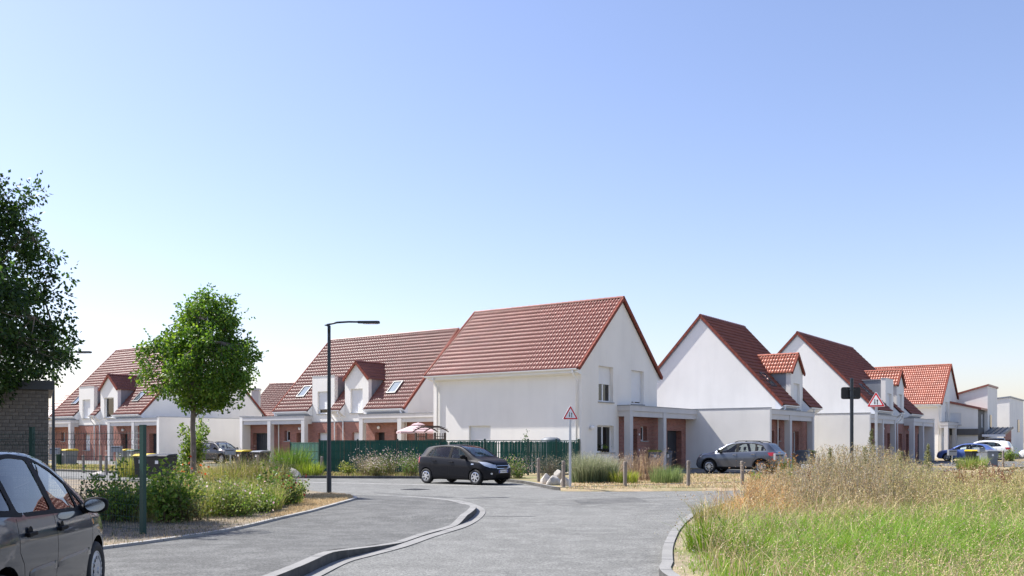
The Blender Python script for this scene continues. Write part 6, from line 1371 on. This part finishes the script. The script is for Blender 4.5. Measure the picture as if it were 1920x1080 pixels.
def warn_sign(loc, rz, label, h, side=.52, tilt=0):
    T = thing('warning_sign', label, 'road sign', loc, rz, 'two-way traffic warning signs'); mb = MB(); mb.box(-.04,.04,-.02,.02,-.02,h-.06); mb.build('pole', 'galvanised', T, bevel=.008)
    def tri(s, y, r): 
        hh = s*.866; c = h-side*.866*.69; P = [(-s/2,c-hh/3),(s/2,c-hh/3),(0,c+hh*2/3)]; return [(a,y,b) for a, b in roundpoly(P, r, 4)]
    mb = MB(); mb.prism(tri(side*1.08,-.024,.06), (0,-.018,0)); pl = mb.build('plate', 'sign_white', T)
    mb = MB(); mb.poly(tri(side,-.0445,.05)); mb.build('red_border', 'sign_red', pl); mb = MB(); mb.poly(tri(side*.72,-.047,.02)); mb.build('white_field', 'sign_white', pl)
    c = h - side*.866*.70
    for x, s in ((-.035,-1),(.04,1)):
        mb = MB(); k = side/.52; z0 = c-.085*k; z1 = c+.085*k; e = z1 if s > 0 else z0
        mb.poly([(x-.011,-.0495,z0+(.04 if s<0 else 0)),(x+.011,-.0495,z0+(.04 if s<0 else 0)),(x+.011,-.0495,z1-(.04 if s>0 else 0)),(x-.011,-.0495,z1-(.04 if s>0 else 0))]); mb.poly([(x-.028,-.0495,e-s*.06),(x+.028,-.0495,e-s*.06),(x,-.0495,e)]); mb.build('arrow', 'sign_black', pl)
    return T
warn_sign(gp(1069,914.5,.1), R(12), 'triangular two-way traffic sign standing before the corner house', 2.74)
warn_sign(at(1643,29.0,.085), R(-33), 'triangular two-way traffic sign standing in the right meadow', 3.10)
T = thing('sign_back', 'dark back of a small road sign on a dark post in the meadow', 'road sign', at(1597,24.0,.085)); mb = MB(); mb.lathe([(.045,-.02),(.045,3.17),(.001,3.18)], 14); mb.build('pole', 'lamp_steel', T, smooth=False)
mb = MB(); mb.prism([(a, .06, b) for a, b in roundpoly([(-.25,2.64),(.25,2.64),(.25,2.95),(-.25,2.95)], .06, 4)], (0,.02,0)); pl = mb.build('plate', 'sign_black', T)
for z in (2.70,2.87): mb = MB(); mb.lathe([(.05,z),(.056,z),(.056,z+.03),(.05,z+.03)], 14); mb.box(-.12,.12,.05,.059,z,z+.03); mb.build('clamp', 'lamp_steel', T)

def rock(loc, sx, sy, sz, label, mat, seed):
    r = random.Random(seed); bm = bmesh.new(); bmesh.ops.create_icosphere(bm, subdivisions=3, radius=1); ax = [Vector((r.uniform(-1,1),r.uniform(-1,1),r.uniform(-.4,1))).normalized() for _ in range(13)]; ds = [r.uniform(.62,.86) for _ in ax]
    for v in bm.verts:
        for a, d_ in zip(ax, ds):
            k = v.co.dot(a)
            if k > d_: v.co -= a*(k-d_)*.92
        v.co = Vector((v.co.x*sx, v.co.y*sy, max(v.co.z, -.35)*sz))
    me = bpy.data.meshes.new('rock'); bm.to_mesh(me); bm.free(); me.materials.append(MATS[mat]); o = link('rock', me, None, loc, (0,0,r.uniform(0,6))); tag(o, label, 'rock', 'boulders at the kerb')
rock(gp(550,895.5,.1)+Vector((0,0,.1)), .42,.35,.34, 'rounded grey rock left of the street lamp', 'rock_white', 3); rock(gp(516,896,.1)+Vector((0,0,.1)), .5,.35,.34, 'brownish rock partly behind the bed flowers', 'rock_grey', 4)
rock(gp(1024,907,.1)+Vector((0,.1,.1)), .28,.25,.28, 'left white rock between two bollards', 'rock_white', 5); rock(gp(1039,909,.1)+Vector((0,0,.1)), .32,.27,.28, 'middle large white rock between two bollards', 'rock_white', 6); rock(gp(1046,904,.1)+Vector((0,.2,.2)), .2,.2,.34, 'upper white rock behind the others', 'rock_white', 8); rock(gp(1062,911,.1)+Vector((0,.1,.08)), .22,.2,.26, 'small white rock at the sign pole', 'rock_white', 9)
rock(at(186,42,.1), .5,.3,.22, 'pale flat rock seen through the wire fence', 'rock_white', 12)

# wire mesh fence in the left foreground
def mesh_fence():
    T = thing('wire_fence', 'dark green wire mesh fence with posts at the left', 'fence'); Ps = [gp(268,1000,.1), at(60,17.6,.1), at(-110,18.6,.1)]
    for i, p in enumerate(Ps):
        mb = MB(); h = 1.78; dpt = (Ps[1]-Ps[0]).normalized(); nn = Vector((-dpt.y, dpt.x, 0)); mb.obox(Vector((0,0,h/2-.02)), dpt*.055, nn*.03, Vector((0,0,h/2+.02))); mb.obox(Vector((0,0,h+.008)), dpt*.058, nn*.033, Vector((0,0,.008)))
        for z in np.arange(.15,1.7,.2): mb.obox(Vector((0,0,z))-nn*.034, dpt*.008, nn*.006, Vector((0,0,.008)))
        mb.build('post', 'fence_green', T, loc=p)
    for a, b in zip(Ps[:-1], Ps[1:]):
        d_ = (b-a).normalized(); n_ = Vector((-d_.y, d_.x, 0)); a2, b2 = a+d_*.06, b-d_*.06; L_ = (b2-a2).length; mb = MB(); zs = [0.06,.26,.46,.66,.86,1.06,1.26,1.46,1.56,1.66]
        for z in zs: mb.tube([a2+Vector((0,0,z)), b2+Vector((0,0,z))], .0036, 4)
        k = int(L_/.083)
        fold = lambda z: .035 if z in (1.51, .51) else 0
        for i in range(k+1):
            p = a2 + d_*(i*L_/k); mb.tube([p+Vector((0,0,.02)), p+Vector((0,0,.46)), p+n_*.035+Vector((0,0,.51)), p+Vector((0,0,.56)), p+Vector((0,0,1.46)), p+n_*.035+Vector((0,0,1.51)), p+Vector((0,0,1.56)), p+Vector((0,0,1.70))], .0031, 3, cap=False)
        mb.build('mesh_panel', 'fence_green', T)['kind'] = 'stuff'
mesh_fence()
# green slatted screen fence round the corner house's garden
def screen_fence():
    T = thing('screen_fence', 'green slatted privacy fence below the white corner house', 'fence'); zt = 1.62
    F1 = Vector((.74,43.0,.1)); FE = at(599,45.0,.1); run = [FE + (at(545,50,.1)-FE)*1.0, FE, FE.lerp(F1,.19), FE.lerp(F1,.385), FE.lerp(F1,.59), FE.lerp(F1,.80), F1, F1.lerp(Vector((3.38,46.1,.1)),.52), Vector((3.3,46.0,.1))]
    def panel(a, b, h, gappy, wav):
        d_ = (b-a).normalized(); n_ = Vector((-d_.y, d_.x, 0)); L_ = (b-a).length; mb = MB(); k = int(L_/.048)
        for i in range(k):
            if gappy and random.random() < gappy*.02: continue
            x = (i+.5)*L_/k; hh = h-.04 - (abs(random.gauss(0,.035)) if gappy else 0); off = random.uniform(-.008,.008); z0 = .04 + (random.random()*.05)
            tl = random.uniform(-.1,.1)*gappy; mb.obox(Vector((0,0,(hh+z0)/2)) + d_*x + n_*(off), d_*.0234 + n_*.004*random.uniform(-1,1), n_*.003, Vector((0,0,(hh-z0)/2)) + d_*tl*.05)
        p = mb.build('slats', ['slat_green'], T, loc=a); p['kind'] = 'stuff'
        mb = MB()
        for z in ([.2,.62,1.05,1.45] if not wav else [.25,.7,1.1,1.5]): mb.obox(d_*L_/2 + Vector((0,0,z)) - n_*.02, d_*L_/2, n_*.008, Vector((0,0,.011)))
        mb.obox(d_*L_/2 + Vector((0,0,h-.02)), d_*(L_/2-.03), n_*.014, Vector((0,0,.018))); mb.build('rail', 'slat_green', T, loc=a)['kind'] = 'stuff'
    for i, (a, b) in enumerate(zip(run[:-1], run[1:])): panel(a, b, zt-.13 if i == 0 else zt, [0,0,0,0,1.2,1.0,1.5,.8][i], i < 4)
    for i, p in enumerate(run):
        mb = MB(); mb.box(-.04,.04,-.04,.04,-.02,(zt+.06 if i else zt-.08)); mb.build('post', 'fence_green', T, loc=p, rot=(0,0,R(10)))
screen_fence()

# parasol and wooden arbour seat in the garden
def parasol():
    c = at(784,55.2,.1); T = thing('parasol', 'pale pink garden parasol behind the green fence', 'parasol', c); mb = MB(); mb.tube([(0,0,0),(0,0,2.72)], .025, 8); mb.build('pole', 'galvanised', T); zt, ze, r = 2.62, 2.16, 1.3; n = 8
    mb = MB()
    for i in range(n):
        a0, a1 = 2*math.pi*i/n, 2*math.pi*(i+1)/n; K = 5
        for j in range(K):
            for q in (0,1):
                def f(t, s): rr = r*t*(1-.05*math.sin(math.pi*s)); a = a0+(a1-a0)*s; return (rr*math.cos(a), rr*math.sin(a), zt-(zt-ze)*(t**1.25)-.03*math.sin(math.pi*s)*t)
                mb.poly([f(j/K,q/2),f((j+1)/K,q/2),f((j+1)/K,(q+1)/2),f(j/K,(q+1)/2)])
        b = lambda s, dz: ((r)*math.cos(a0+(a1-a0)*s), r*math.sin(a0+(a1-a0)*s), ze-dz); mb.poly([b(0,0),b(1,0),b(1,.12),b(0,.12)])
    mb.build('canopy', 'parasol', T)
    mb = MB(); mb.lathe([(.42,zt-.07),(.25,zt+.02),(.001,zt+.07)], 8); mb.build('vent_cap', 'parasol', T)
    mb = MB()
    for i in range(n): a = 2*math.pi*i/n; mb.tube([(0,0,zt-.06),(r*math.cos(a)*.98,r*math.sin(a)*.98,ze+.0)], .01, 4)
    mb.build('ribs', 'galvanised', T)['kind'] = 'stuff'
parasol()
def arbour():
    c = at(807,48.6,.1); T = thing('garden_arbour', 'small dark wooden arbour with arched roof slats above the fence', 'arbour', c, ROTU); w, dp, h = 1.3,.8,2.02
    for x in (-w/2,w/2):
        for y in (-dp/2,dp/2): mb = MB(); mb.box(x-.045,x+.045,y-.045,y+.045,0,h); mb.build('post', 'wood_dark', T)
    arc = lambda t: (-(w/2+.18) + (w+.36)*t, h+.02+.26*math.sin(math.pi*t))
    for y in (-dp/2-.05,dp/2+.05):
        mb = MB()
        for i in range(8): (x0,z0),(x1,z1) = arc(i/8), arc((i+1)/8); mb.prism([(x0,y,z0),(x1,y,z1),(x1,y,z1+.06),(x0,y,z0+.06)], (0,.04,0))
        mb.build('arched_beam', 'wood_dark', T)
    for i in range(1,9): x, z = arc(i/9); mb = MB(); mb.box(x-.03,x+.03,-dp/2-.2,dp/2+.2,z+.062,z+.09); mb.build('roof_slat', 'wood_dark', T)
    for x in (-w/2,w/2):
        mb = MB()
        for z in (.9,1.2,1.5,1.8): mb.box(x-.012,x+.012,-dp/2,dp/2,z,z+.03)
        for y in (-.2,0,.2): mb.box(x-.01,x+.01,y-.015,y+.015,.85,h-.02)
        mb.build('trellis', 'wood_dark', T)['kind'] = 'stuff'
    mb = MB(); mb.box(-w/2,w/2,-.25,.25,.42,.47); mb.build('seat', 'wood_dark', T)
    for i in range(4): mb = MB(); mb.box(-w/2,w/2,dp/2-.06,dp/2-.03,.6+i*.3,.8+i*.3); mb.build('back_board', 'wood_dark', T)
arbour()
# rounded garden tank top behind the short fence panels
mb = MB(); mb.lathe([(.5,0),(.5,1.55),(.46,1.68),(.3,1.76),(.001,1.78)], 20); o = mb.build('water_butt', 'bin_grey', loc=Vector((1.9,45.6,.1)), smooth=True); tag(o, 'dark round-topped water butt showing above the short fence panels', 'water butt')
